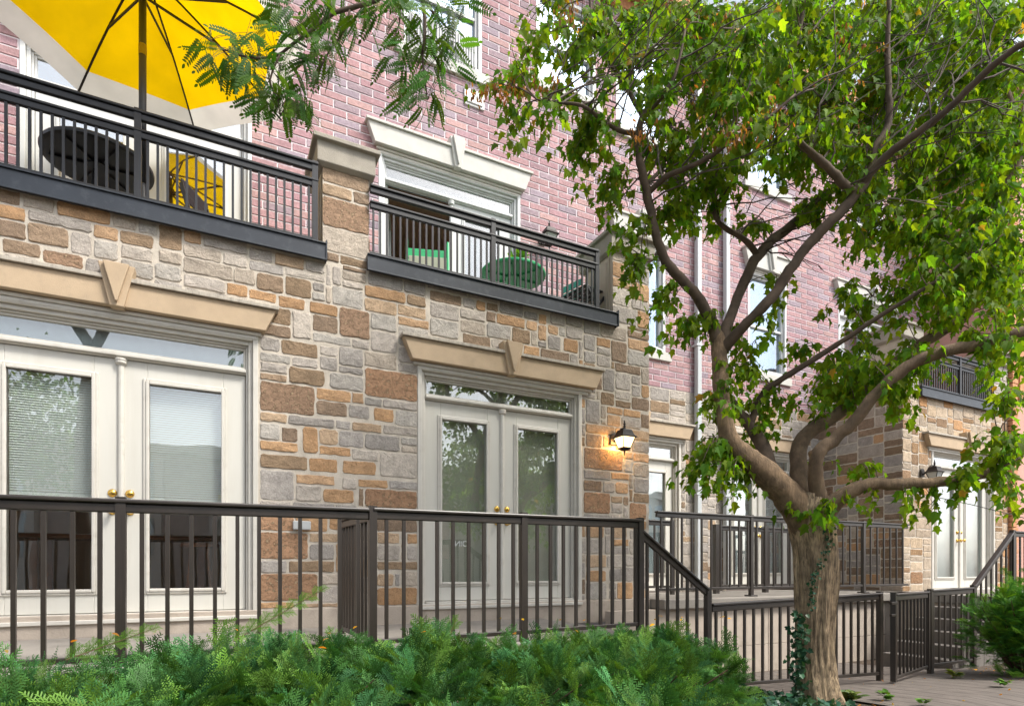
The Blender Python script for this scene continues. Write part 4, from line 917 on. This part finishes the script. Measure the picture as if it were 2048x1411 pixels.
# foliage masses: (x, y, radius x, radius y, depth, depth spread, twigs) measured over the photograph, then grown as twigs from the nearest limb
MASS=[(1130,60,140,60,4.7,.3,26),(1010,165,70,35,4.3,.15,9),(1090,120,70,60,4.4,.2,10),(1060,260,50,40,4.25,.15,8),(1160,250,70,70,4.35,.2,22),(1190,140,70,70,4.4,.3,16),(1240,60,90,70,4.5,.3,20),(1140,315,35,35,4.3,.1,5),(1215,340,45,50,4.4,.15,9),(1240,420,35,50,4.35,.15,9),(1250,510,32,45,4.3,.1,7),(1270,560,22,50,4.35,.1,5),
 (1350,70,110,80,4.6,.5,34),(1370,190,90,80,4.6,.5,30),(1330,290,70,50,4.6,.3,16),(1390,380,60,70,4.7,.3,16),(1350,430,40,40,4.6,.2,8),(1470,110,110,100,4.6,.7,42),(1480,260,90,70,4.3,.4,30),(1440,390,40,50,4.9,.2,8),(1470,450,50,35,4.9,.2,6),
 (1600,90,120,110,4.6,.7,46),(1600,260,110,90,4.3,.5,34),(1650,400,50,40,4.9,.3,7),(1740,120,120,120,4.7,.8,46),(1760,330,100,90,4.6,.7,30),(1880,130,130,140,4.7,.9,54),(1990,100,110,130,4.7,1.0,50),(1900,330,120,110,4.8,.8,46),(2000,320,90,120,4.8,.9,40),
 (1680,30,160,50,5.2,.6,22),(1900,30,150,50,5.3,.6,26),(1850,230,180,90,5.6,.5,24),(2010,200,60,120,5.2,.7,18),(1800,460,110,80,4.8,.6,30),(1920,500,120,90,4.8,.7,44),(2010,520,90,110,4.8,.7,40),(1740,570,50,30,4.6,.4,6),(1840,600,90,50,4.7,.4,22),(1960,620,90,60,4.6,.5,26),(2020,700,60,70,4.5,.4,16),(1700,740,60,40,4.75,.3,16),(1780,760,60,50,4.7,.3,20),(1800,830,30,30,4.5,.2,3),(1840,720,50,35,4.6,.3,10),(1660,800,60,40,4.9,.3,14),(1600,700,50,25,4.85,.2,4),
 (1320,600,30,40,4.5,.15,5),(1320,700,18,40,4.55,.1,2),(1400,650,40,30,4.55,.15,7),(1470,740,45,30,4.6,.2,9),(1500,690,40,30,4.7,.2,5),(1440,800,40,40,4.5,.15,7),(1545,800,60,35,4.9,.2,11),(1410,900,35,30,4.35,.1,5),(1430,950,40,40,4.3,.1,8),(1490,960,40,35,4.35,.1,7),(1380,940,25,20,4.3,.05,3),(1530,870,35,25,4.8,.1,5),(1560,640,40,25,4.5,.2,3),
 (1610,1030,18,15,4.35,.05,1),(1655,1030,25,22,4.3,.04,3),(1560,1030,18,12,4.4,.05,1),(1860,1010,60,22,4.15,.1,5),(1950,960,40,30,4.1,.1,7),(2000,900,50,40,4.1,.15,13),(2030,990,30,30,4.1,.1,5),(1720,1010,25,20,4.3,.05,2),(1730,930,35,20,4.6,.1,4),(1690,620,40,20,4.7,.2,3),(2020,800,35,40,4.3,.2,6),(1560,560,30,30,4.6,.2,2),(1720,660,30,20,4.7,.2,3)]
nodeP=np.array([tuple(q[0]) for q in nodes_]); rg=np.random.default_rng(9)
tw=MB(); lp=[];lf=[];ln=[];ls=[]; sp=[]; extra=[]
rr=random.Random(4)
for (mx,my,rx,ry,dd,ds,cnt) in MASS:
    for q in range(max(1,int(cnt*(.72 if mx<1300 else (1.15 if (mx<1500 and my>150) else 1.75 if (mx>1300 and my<560) else 1.1))))):
        a=rg.uniform(0,2*math.pi); rad=math.sqrt(rg.uniform(0,1))
        tgt=np.array(wp(mx+rx*rad*math.cos(a),my+ry*rad*math.sin(a),dd+max(-.5,rg.normal(.12,ds*.75))+(.15 if mx>1500 and my<420 else 0)))
        allp=nodeP if not extra else np.vstack([nodeP,np.array(extra)])
        dist=np.linalg.norm(allp-tgt,axis=1)+.15*np.maximum(0,allp[:,2]-tgt[2]); j=int(np.argmin(dist)); s=allp[j]; L=np.linalg.norm(tgt-s)
        mid=(s+tgt)/2+np.array([rg.normal(0,.05),rg.normal(0,.05),.10+.08*L]); pts=[]
        for i in range(7):
            t=i/6; pts.append(s*(1-t)**2+mid*2*t*(1-t)+tgt*t*t+np.array([rg.normal(0,.006) for _ in range(3)])*(1 if 0<i else 0))
        r0=.0035+.0035*L
        tw.tube(pts,[r0*(1-.75*i/6) for i in range(7)],4,(.10,.065,.045,0))
        if rg.random()<.35: extra.append(pts[3])
        ext=(pts[-1]-pts[-3]); ext/=max(np.linalg.norm(ext),1e-6)
        nl=int(rg.integers(15,25))
        for _ in range(nl):
            t=rg.uniform(.3,1.25); 
            if t<=1:
                k=int(t*6); k=min(k,5); b=pts[k]+(pts[k+1]-pts[k])*(t*6-k)
            else: b=pts[-1]+ext*(t-1)*.30+np.array([0,0,-.25*(t-1)**1.2])
            off=rg.normal(0,1,3); off/=np.linalg.norm(off); off*=rg.uniform(.02,.085); off[2]*=.7; off[2]-=.01
            f=off/np.linalg.norm(off)*.8+np.array([0,0,-.85])+ext*.3
            lp.append(b+off); lf.append(f); nn=rg.normal(0,.55,3)+np.array([0,-.35,.75]); ln.append(nn); ls.append(min(.11,.059*rg.lognormal(0,.28)))
        if rg.random()<.10 and my<420: sp.append(tgt)
sel=nodeP[(nodeP[:,2]>2.6)]
for q in range(130):      # bare lateral shoots
    s0=sel[rg.integers(len(sel))]; dr=np.array([rg.uniform(.1,1.1),rg.normal(0,.5),rg.uniform(-.1,.9)]); dr/=np.linalg.norm(dr); L=rg.uniform(.5,1.5); pts=[s0+dr*L*i/8+np.array([rg.normal(0,.012),rg.normal(0,.012),.06*math.sin(i/8*3.1)+rg.normal(0,.01)]) for i in range(9)]
    cc=(.16,.13,.11,0) if rg.random()<.25 else (.07,.05,.038,0)
    tw.tube(pts,[.0075*(1-.8*i/8) for i in range(9)],5,cc)
    for k in range(3):
        b=pts[rg.integers(2,7)]; d2=dr+rg.normal(0,.5,3); tw.tube([b,b+d2*.15,b+d2*.3+np.array([0,0,.03])],[.004,.003,.001],4,cc)
tw.build('twigs','bark',MT,colors=True)
lp=np.array(lp);lf=np.array(lf);ln=np.array(ln);ls=np.array(ls); n=len(lp); h=n//2
c=greens(n,(.100,.190,.013),.26,.008)
V1,F1,C1=scatter(*MAPLE,lp[:h],rotm(lf[:h],ln[:h]),ls[:h],c[:h]); V2,F2,C2=scatter(*MAPLE2,lp[h:],rotm(lf[h:],ln[h:]),ls[h:],c[h:])
raw('leaves',np.vstack([V1,V2]),np.vstack([F1,F2+len(V1)]),np.vstack([C1,C2]),'maple_leaf',MT)
# brown winged seeds hanging in bunches
sp2=[];
for (x,y,d,k,sx,sy) in ((1005,180,4.28,30,60,14),(1090,165,4.35,14,40,20),(1150,30,4.5,14,60,30),(1290,270,4.2,10,40,40),(1480,270,4.0,26,60,30),(1400,30,4.3,14,60,30),(1440,200,4.2,14,60,60),(1690,120,4.2,14,90,80),(1560,230,4.1,12,50,40)):
    for _ in range(k): sp2.append(np.array(wp(x+rg.normal(0,sx*.55),y+rg.normal(0,sy*.55),d+rg.normal(0,.08))))
P=[];F_=[];Nn=[];S=[]
for s in sp2:
    for _ in range(6):
        P.append(s+rg.normal(0,.018,3)); F_.append(rg.normal(0,.35,3)+np.array([0,0,-1])); Nn.append(rg.normal(0,1,3)); S.append(rg.uniform(.028,.045))
P=np.array(P)
V,F,C=scatter(*lobed([(.13,.1),(.2,.6),(.12,.9)],.1,.1),P,rotm(np.array(F_),np.array(Nn)),np.array(S),greens(len(P),(.24,.12,.05),.3))
raw('seed_bunches',V,F,C,'maple_leaf',MT)

# ------------------------------------------------------------------ honey locust branch from the tree on the left
LT=thing('locust_tree','honey locust whose feathery branch hangs in from the top over the yellow umbrella','tree',(-2.2,-.6,-1.05))
tb=MB()
tb.tube([(-2.2,-.6,-1.1),(-2.15,-.55,.5),(-2.1,-.4,2.2),(-1.9,0,3.6),(-1.3,.6,4.6),(-.3,1.4,5.0),tuple(wp(700,-150,3.6)),tuple(wp(830,-60,3.5))],[.17,.14,.12,.09,.065,.05,.03,.02],12,(.13,.10,.075,.6),.06)
tb.tube([(-1.9,0,3.6),(-2.6,.4,4.8),(-3.2,1.0,6.0),(-3.4,1.2,7.2)],[.08,.06,.045,.02],8,(.13,.10,.075,.3),.06)
tb.tube([(-1.9,0,3.6),(-1.6,-1.0,4.8),(-1.2,-2.0,6.2)],[.07,.05,.02],8,(.13,.10,.075,.3),.06)
def lt(*p): 
    return limb(tb,p,7,(.10,.07,.05,0),.04,3)
LN=[]
LN+=lt((830,-60,3.5,6),(770,-10,3.5,5),(720,12,3.5,4.5),(670,25,3.5,4),(630,55,3.5,3.5),(590,85,3.5,3),(550,112,3.5,2.5),(500,115,3.5,2),(450,100,3.5,1.5),(420,80,3.5,1))
LN+=lt((560,110,3.5,2),(540,160,3.5,1.8),(555,200,3.5,1.5),(560,230,3.5,1))
LN+=lt((700,18,3.5,2.5),(690,60,3.5,2),(660,100,3.5,1.6),(640,140,3.5,1.2))
LN+=lt((830,-60,3.5,6),(845,0,3.5,4),(850,60,3.5,3),(845,110,3.5,2.4),(850,160,3.5,1.6),(855,200,3.5,1))
LN+=lt((845,0,3.5,3),(880,40,3.55,2),(905,60,3.6,1.4),(925,20,3.6,1)); LN+=lt((770,-10,3.5,2.5),(800,30,3.5,2),(790,70,3.5,1))
tb.build('branches','bark',LT,smooth=True,colors=True)
# pinnate leaf template: paired oval leaflets on a stalk
lv=[];lfs=[]; ov=lobed([(.2,.2),(.26,.5),(.16,.8)],.05,.1)
for i in range(10):
    y=.10+.085*i; s=.20*(1-.25*abs(i-4)/5)
    for sgn in (-1,1):
        ang=sgn*R(62); k=len(lv)
        for (x,yy,z) in ov[0]:
            X=(x*math.cos(ang)+yy*math.sin(ang))*s; Y=(-x*math.sin(ang)+yy*math.cos(ang))*s
            lv.append((X,y+Y,z*s-.25*y*y))
        for f in ov[1]: lfs.append(tuple(k+q for q in f))
k=len(lv); 
for (x,yy,z) in ov[0]: lv.append((x*.18,.95+yy*.18,z*.18-.24))
for f in ov[1]: lfs.append(tuple(k+q for q in f))
k=len(lv); lv+=[(-.006,0,0),(.006,0,0),(.004,.5,-.06),(-.004,.5,-.06),(.003,1,-.25),(-.003,1,-.25)]; lfs+=[(k,k+1,k+2),(k,k+2,k+3),(k+3,k+2,k+4),(k+3,k+4,k+5)]
PIN=(np.array(lv),np.array(lfs))
P=[];F_=[];Nn=[];S=[]
LM=[(440,95,40,35,16),(500,140,50,35,26),(545,60,45,50,22),(560,170,50,40,30),(560,215,35,25,20),(600,215,22,35,14),(620,110,50,45,26),(650,60,45,40,18),(700,50,50,30,18),(720,15,80,25,16),(660,130,25,25,8),(780,20,60,30,16),(835,60,45,50,26),(845,130,45,50,30),(850,190,30,35,16),(830,185,25,40,10),(890,60,35,50,16),(900,120,18,40,8),(920,20,30,30,10),(790,100,18,25,4),(610,10,60,25,10),(430,140,15,15,3)]
lnp=np.array([tuple(q[0]) for q in LN]); rg=np.random.default_rng(21)
for (mx,my,rx,ry,cnt) in LM:
    for _ in range(int(cnt*1.05)):
        t=np.array(wp(mx+rx*rg.uniform(-1,1),my+ry*rg.uniform(-1,1)-12,3.5+rg.normal(0,.14)))
        j=int(np.argmin(np.linalg.norm(lnp-t,axis=1))); s=lnp[j]; d=t-s
        L=np.linalg.norm(d)
        if L>.16:
            tb2=t-d/L*.05
        P.append(t); f=d/max(L,1e-4)*.6+rg.normal(0,.38,3)+np.array([0,0,-.5]); F_.append(f); Nn.append(rg.normal(0,.45,3)+np.array([.45,-.8,.35])); S.append(rg.uniform(.115,.18))
P=np.array(P); n=len(P)
V,F,C=scatter(*PIN,P,rotm(np.array(F_),np.array(Nn)),np.array(S),greens(n,(.05,.125,.014),.24))
raw('leaves',V,F,C,'locust_leaf',LT)
ts=MB()
for p in P:
    j=int(np.argmin(np.linalg.norm(lnp-p,axis=1))); s=lnp[j]
    if np.linalg.norm(p-s)<.45: ts.tube([tuple(s),tuple((s+p)/2+np.array([0,0,.015])),tuple(p)],[.0016,.0013,.001],3,(.09,.07,.04,0))
ts.build('leaf_stalks','bark',LT,colors=True)

# ------------------------------------------------------------------ yews
def yew_template(seed):
    r=np.random.default_rng(seed); V=[];F=[];B=[]
    def quad(p,d,w,b):
        d=np.array(d); s=np.cross(d,[0,0,1.]); s/=max(np.linalg.norm(s),1e-6); k=len(V)
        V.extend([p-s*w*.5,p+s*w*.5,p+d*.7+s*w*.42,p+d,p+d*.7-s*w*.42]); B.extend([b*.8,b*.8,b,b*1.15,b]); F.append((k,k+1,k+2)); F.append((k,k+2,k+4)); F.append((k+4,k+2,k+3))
    def spray(p0,d,L,nl=.022):
        d=np.array(d)/np.linalg.norm(d); side=np.cross(d,[0,0,1.]); side/=np.linalg.norm(side); n=int(L/.0052)
        for i in range(n):
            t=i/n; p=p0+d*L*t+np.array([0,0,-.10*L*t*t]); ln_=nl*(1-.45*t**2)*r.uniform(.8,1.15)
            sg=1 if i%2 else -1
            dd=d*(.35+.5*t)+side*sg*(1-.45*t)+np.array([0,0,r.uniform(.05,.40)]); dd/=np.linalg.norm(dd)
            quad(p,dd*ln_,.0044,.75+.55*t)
        k=len(V); a=p0; b=p0+d*L+np.array([0,0,-.1*L]); V.extend([a-side*.0016,a+side*.0016,b+side*.0007,b-side*.0007]); B.extend([.6]*4); F.append((k,k+1,k+2)); F.append((k,k+2,k+3))
    spray(np.array([0,0,0.]),[0,1,.05],.15)
    for i in range(8):
        t=.10+.09*i; sg=1 if i%2 else -1; L=.075*(1-.5*t)*r.uniform(.7,1.3)
        spray(np.array([0,.14*t/ .82,-.02*t]),[sg*r.uniform(.75,1.05),.85,r.uniform(-.1,.3)],L)
    return np.array(V),np.array(F),np.array(B)
YT=[yew_template(s) for s in (1,2,3)]
def yew(label,cx,cy,rx,ry,zb,zt,n,seed,name='yew_bush',lumps=13,base=(.062,.165,.042),sc=1.0,extra=()):
    T=thing(name,label,'bush',(cx,cy,zb)); r=np.random.default_rng(seed)
    cl=[(r.uniform(-.65,.65)*rx,r.uniform(-.65,.65)*ry,r.uniform(.70,1.03),r.uniform(.22,.42)) for _ in range(lumps)]
    P=[];F_=[];Nn=[];S=[];Cc=[]
    while len(P)<n:
        k=r.integers(lumps+1)
        if k==lumps: ox,oy,hz,rs=0,0,.85,1.0
        else: ox,oy,hz,rs=cl[k]
        d=r.normal(0,1,3); d/=np.linalg.norm(d); d[2]=abs(d[2])*1.0-.15
        q=r.uniform(.72,1.0)
        p=np.array([cx+ox+d[0]*rx*rs*q,cy+oy+d[1]*ry*rs*q,zb+(zt-zb)*(hz*(.35+.65*max(d[2],0))*q+.0)])
        if d[2]<0: p[2]=zb+(zt-zb)*r.uniform(.05,.4)
        f=np.array([d[0],d[1],.25+.5*d[2]])+r.normal(0,.35,3); P.append(p); F_.append(f); Nn.append(np.array([0,0,1.])+r.normal(0,.35,3)+np.array([d[0],d[1],0])*.6); S.append(r.uniform(.7,1.15)*sc)
        shade=r.lognormal(0,.22); yl=r.uniform(0,1)
        c=np.array(base)*shade
        c=c*np.array([1.7,1.3,.8]) if yl>.72 else (c*np.array([.75,.92,1.2]) if yl<.25 else c)
        Cc.append(c)
    for (x,y,z,dx,dy,dz,L) in extra:       # long whips growing out of the bush
        m=int(L/.035)
        for i in range(m):
            t=i/m; p=np.array([x+dx*t*L,y+dy*t*L,z+dz*t*L]); sg=1 if i%2 else -1
            P.append(p); F_.append(np.array([dx,dy,dz])+np.array([sg*.6*dz,0,-sg*.5*dx])*(.9 if i<m-1 else 0)); Nn.append(np.array([.2,-1,.2])); S.append(.6*(1-.45*t)); Cc.append(np.array(base)*np.array([1.9,1.5,.8]))
    P=np.array(P);F_=np.array(F_);Nn=np.array(Nn);S=np.array(S);Cc=np.array(Cc)
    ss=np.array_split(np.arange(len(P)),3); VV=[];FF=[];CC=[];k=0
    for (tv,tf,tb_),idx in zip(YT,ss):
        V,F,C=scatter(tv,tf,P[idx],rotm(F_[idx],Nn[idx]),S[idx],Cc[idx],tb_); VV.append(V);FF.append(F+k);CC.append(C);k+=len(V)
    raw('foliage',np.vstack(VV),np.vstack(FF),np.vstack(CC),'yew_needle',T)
    mb=MB()
    for _ in range(60):
        a=r.uniform(0,6.28); q=r.uniform(.4,.9); e=(cx+rx*q*math.cos(a),cy+ry*q*math.sin(a),zb+(zt-zb)*r.uniform(.3,.72)); s=(cx+.1*math.cos(a),cy+.1*math.sin(a),zb)
        mb.tube([s,((s[0]+e[0])/2,(s[1]+e[1])/2,(s[2]+e[2])/2+.03),e],[.012,.008,.003],5,(.09,.05,.03,0))
    for (x,y,z,dx,dy,dz,L) in extra: mb.tube([(x,y,z),(x+dx*L,y+dy*L,z+dz*L)],[.003,.0015],4,(.12,.08,.04,0))
    mb.build('stems','bark',T,colors=True)
    return T
ZB=-1.03
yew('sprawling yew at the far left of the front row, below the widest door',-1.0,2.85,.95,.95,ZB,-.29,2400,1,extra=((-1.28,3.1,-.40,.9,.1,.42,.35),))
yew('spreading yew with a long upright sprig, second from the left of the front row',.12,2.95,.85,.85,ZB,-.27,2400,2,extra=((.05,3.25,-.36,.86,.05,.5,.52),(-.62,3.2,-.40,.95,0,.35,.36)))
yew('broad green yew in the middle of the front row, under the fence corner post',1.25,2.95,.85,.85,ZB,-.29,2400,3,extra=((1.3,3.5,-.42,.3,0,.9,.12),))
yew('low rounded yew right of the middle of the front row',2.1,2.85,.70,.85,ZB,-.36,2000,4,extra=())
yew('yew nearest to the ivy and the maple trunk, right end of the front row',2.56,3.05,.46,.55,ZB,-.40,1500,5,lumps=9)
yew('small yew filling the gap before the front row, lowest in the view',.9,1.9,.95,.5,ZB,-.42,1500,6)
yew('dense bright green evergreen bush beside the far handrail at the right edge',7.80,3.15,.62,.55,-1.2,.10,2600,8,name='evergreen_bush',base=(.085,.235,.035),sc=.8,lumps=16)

# fallen yellow leaves lying on the yews and the ground
fl=np.random.default_rng(3)
def leaflitter(name,label,pts,kind=None,sz=(.018,.035)):
    P=np.array(pts); n=len(P)
    V,F,C=scatter(*OVAL,P,rotm(fl.normal(0,1,(n,3))*np.array([1,1,.25]),np.array([0,0,1.])+fl.normal(0,.4,(n,3))),fl.uniform(*sz,n),greens(n,(.45,.22,.05),.3))
    o=raw(name,V,F,C,'maple_leaf',None,tuple(P[0])); tag(o,label,'leaves',kind='stuff')
leaflitter('fallen_leaves','orange fallen leaves scattered over the yew sprays',[(fl.uniform(-1.2,3),fl.uniform(2.4,3.4),-.30+fl.uniform(-.03,.03)) for _ in range(26)])
leaflitter('fallen_leaves','dry leaf litter on the soil right of the board path and round the trunk',[(x,y,gz(x,y)-.015) for x,y in [(fl.uniform(3.4,5),fl.uniform(2.6,3.7)) for _ in range(120)]+[(fl.uniform(6.6,10),fl.uniform(1.8,3.8)) for _ in range(260)]+[(fl.uniform(4,8.3),fl.uniform(2.6,5.3)) for _ in range(260)]])

# ivy at the foot of the maple and up its trunk
def ivy(label,P,Nn,sz,cat='ivy'):
    P=np.array(P);Nn=np.array(Nn); n=len(P)
    V,F,C=scatter(*IVY,P,rotm(fl.normal(0,1,(n,3))+np.array([0,0,-.6]),Nn),fl.uniform(*sz,n),greens(n,(.022,.07,.035),.3))
    o=raw('ivy',V,F,C,'ivy_leaf',None,tuple(P[0])); tag(o,label,cat,kind='stuff')
P=[];Nn=[]
for _ in range(1700):
    x=fl.uniform(3.05,4.05); y=fl.uniform(2.6,3.6)
    P.append((x,y,gz(x,y)+.0+fl.uniform(0,.13))); Nn.append(np.array([0,-.4,1.])+fl.normal(0,.35,3))
ivy('dark green ivy carpeting the soil at the foot of the maple',P,Nn,(.03,.055))
P=[];Nn=[]
def trunkpt(x,y,d,rpx,off):
    c=wp(x,y,d); return c
for _ in range(230):
    t=fl.uniform(0,1); y=1225+t*170; w_=16*(1-abs(t-.35)); x=1597+fl.normal(0,w_*.6)-4
    p=wp(x,y,4.50); P.append(tuple(p+Vector((fl.normal(0,.015),fl.normal(0,.02)-.01,0)))); Nn.append(np.array([-.45,-.85,.15])+fl.normal(0,.3,3))
ivy('ivy climbing the left side of the maple trunk',P,Nn,(.025,.05))
P=[];Nn=[]
for _ in range(130):
    t=fl.uniform(0,1); y=1050+t*170; x=1655-t*32+8*math.sin(t*7)+fl.normal(0,5)
    p=wp(x,y,4.49); P.append(tuple(p)); Nn.append(np.array([-.3,-.9,.15])+fl.normal(0,.3,3))
ivy('thin strand of small ivy leaves running up the middle of the maple trunk',P,Nn,(.014,.03))

# weeds
def weed(label,x,y,n,h,seed,c=(.09,.20,.03)):
    r=np.random.default_rng(seed); P=[];F_=[];S=[]
    for i in range(n):
        a=r.uniform(0,6.28); P.append((x+r.normal(0,h*.12),y+r.normal(0,h*.12),gz(x,y)+r.uniform(0,h*.5))); F_.append((math.cos(a),math.sin(a),r.uniform(.2,1))); S.append(h*r.uniform(.5,1))
    V,F,C=scatter(*OVAL,np.array(P),rotm(np.array(F_),np.array([[0,0,1.]]*n)+r.normal(0,.3,(n,3))),np.array(S),greens(n,c,.2,rng=r))
    o=raw('weed',V,F,C,'ivy_leaf',None,(x,y,gz(x,y))); tag(o,label,'weed')
q=wp(1770,1395,4.95); weed('small bright green weed growing at the edge of the board path',q.x,q.y,16,.10,1)
q=wp(1705,1395,4.9); weed('grassy tuft at the foot of the maple trunk, beside the path',q.x,q.y,34,.12,2,(.10,.15,.04))
q=wp(1850,1408,4.6); weed('small weed at the bottom edge of the board path',q.x,q.y,12,.07,3)
q=wp(2005,1375,5.4); weed('bright green seedling on the soil under the dense bush',q.x,q.y,18,.10,4)
q=wp(1910,1350,6.2); weed('yellow-green weed at the foot of the low fence by the far steps',q.x,q.y,24,.10,5,(.16,.20,.05))
# plant on the green table
PT=thing('potted_plant','leafy potted plant on the green balcony table','plant',(3.24,6.30,3.63))
MB().lathe((3.24,6.30,3.628),[(.05,0),(.07,.10),(.075,.11)],16).build('pot','stucco',PT)
r=np.random.default_rng(5); n=60; P=np.array([3.24,6.3,3.78])+r.normal(0,.05,(n,3)); 
V,F,C=scatter(*OVAL,P,rotm(r.normal(0,.6,(n,3))+np.array([0,0,.5]),r.normal(0,1,(n,3))),r.uniform(.06,.11,n),greens(n,(.14,.30,.03),.2))
raw('foliage',V,F,C,'locust_leaf',PT)
# thin cable strung from the far fence post
MB().tube([tuple(wp(1880,995,8.2)),tuple(wp(1950,1010,8.6)),tuple(wp(2030,1030,9.0)),tuple(wp(2100,1050,9.4))],.006,6).build('cable','rope')
tag(bpy.data.objects['cable'],'thin dark cable strung across the front of the far stone bay','cable')
# tape on the far post
# reflection of street lettering, set as solid letters on the narrower door's glass
cu=bpy.data.curves.new('reflected_lettering','FONT'); cu.body='OIN'; cu.size=.085; cu.extrude=.0006
tx=bpy.data.objects.new('reflected_lettering',cu); col.objects.link(tx)
dg=bpy.context.evaluated_depsgraph_get(); me=bpy.data.meshes.new_from_object(tx.evaluated_get(dg)); bpy.data.objects.remove(tx)
me.materials.clear(); me.materials.append(MAT['upper_paint']); lt_=bpy.data.objects.new('reflected_lettering',me); col.objects.link(lt_)
me.transform(Matrix.Scale(-1,4,(1,0,0))); lt_.parent=A; lt_.rotation_euler=(R(90),0,0)
xx,zz=px2(937,1092,YS+.09); lt_.location=Vector((xx,YS+.094,zz))-world_loc(A)
lt_['label']='mirrored white letters standing in for a street reflection on the glass of the narrower door'

# ------------------------------------------------------------------ furniture seen through the lower panes of the widest door
def inside():
    T=thing('wooden_stool','dark wooden stool inside the room behind the widest french door','stool',(-.20,6.6,-.4))
    MB().lathe((-.2,6.6,.22),[(.17,0),(.18,.02),(.17,.04)],20).build('seat','wood_furniture',T)
    for k in range(4):
        a=R(45+90*k); MB().tube([(-.2+.1*math.cos(a),6.6+.1*math.sin(a),.22),(-.2+.17*math.cos(a),6.6+.17*math.sin(a),-.42)],.016,8).build('leg','wood_furniture',T)
    T=thing('dining_table','long dark table inside the room behind the widest french door','table',(-.9,7.2,-.4))
    MB().box(-1.7,6.9,.30,-.1,7.6,.34).build('table_top','wood_furniture',T,bevel=.005)
    for x in (-1.6,-.2):
        for y in (6.98,7.52): MB().box(x-.03,y-.03,-.42,x+.03,y+.03,.298).build('leg','wood_furniture',T)
inside()

# ------------------------------------------------------------------ the other side of the street (seen as reflections in the glass)
def street_tree(label,x,y,h,r_,seed):
    T=thing('street_tree',label,'tree',(x,y,-1.05),'trees on the street behind the viewer'); r=np.random.default_rng(seed)
    mb=MB().tube([(x,y,-1.1),(x+.1,y,.6),(x,y+.1,h*.5),(x+.2,y,h*.8)],[.2,.16,.12,.04],10,(.15,.11,.08,.6))
    cl=r.normal(0,1,(26,3)); cl/=np.linalg.norm(cl,axis=1,keepdims=True); cl=cl*r.uniform(.35,1,(26,1))*np.array([r_,r_,r_*.8])+np.array([x,y,h*.62])
    for q in cl: mb.tube([(x,y,h*.45),tuple((q+np.array([x,y,h*.5]))/2),tuple(q)],[.05,.03,.01],5,(.13,.1,.07,0))
    mb.build('trunk','bark',T,colors=True)
    n=5200; k=r.integers(0,26,n); P=cl[k]+r.normal(0,r_*.17,(n,3))
    V,F,C=scatter(*MAPLE2,P,rotm(r.normal(0,.6,(n,3))+np.array([0,0,-.6]),r.normal(0,.6,(n,3))+np.array([0,0,.8])),r.uniform(.08,.16,n),greens(n,(.06,.12,.02),.3,rng=r))
    raw('leaves',V,F,C,'maple_leaf',T)
street_tree('leafy street tree across the road behind the viewer, at the left',-4.6,-6.2,5.6,1.9,1)
street_tree('leafy street tree across the road behind the viewer, at the centre',3.6,-5.8,5.0,1.7,2)
street_tree('leafy street tree across the road behind the viewer, at the right',8.3,-6.0,4.9,2.3,3)
OT=thing('row_house','low white-fronted row house across the street behind the viewer','house',(2,-15,-1.1))
MB().box(-22,-20,-1.2,30,-15,4.6).build('wall','street_brick',OT)
MB().box(-22.3,-20,4.6,30.3,-14.7,4.9).build('cornice','trim_paint',OT)
for i in range(13):
    x=-20+i*3.9
    MB().box(x,-15.0,-1.2,x+2.4,-14.2,4.3).build('bay_front','trim_paint',OT)
    MB().box(x+.25,-14.19,.5,x+1.05,-14.17,1.9).box(x+1.35,-14.19,.5,x+2.15,-14.17,1.9).box(x+.25,-14.19,2.7,x+1.05,-14.17,4.0).box(x+1.35,-14.19,2.7,x+2.15,-14.17,4.0).build('window','upper_glass',OT)
print('objects',len(bpy.data.objects))
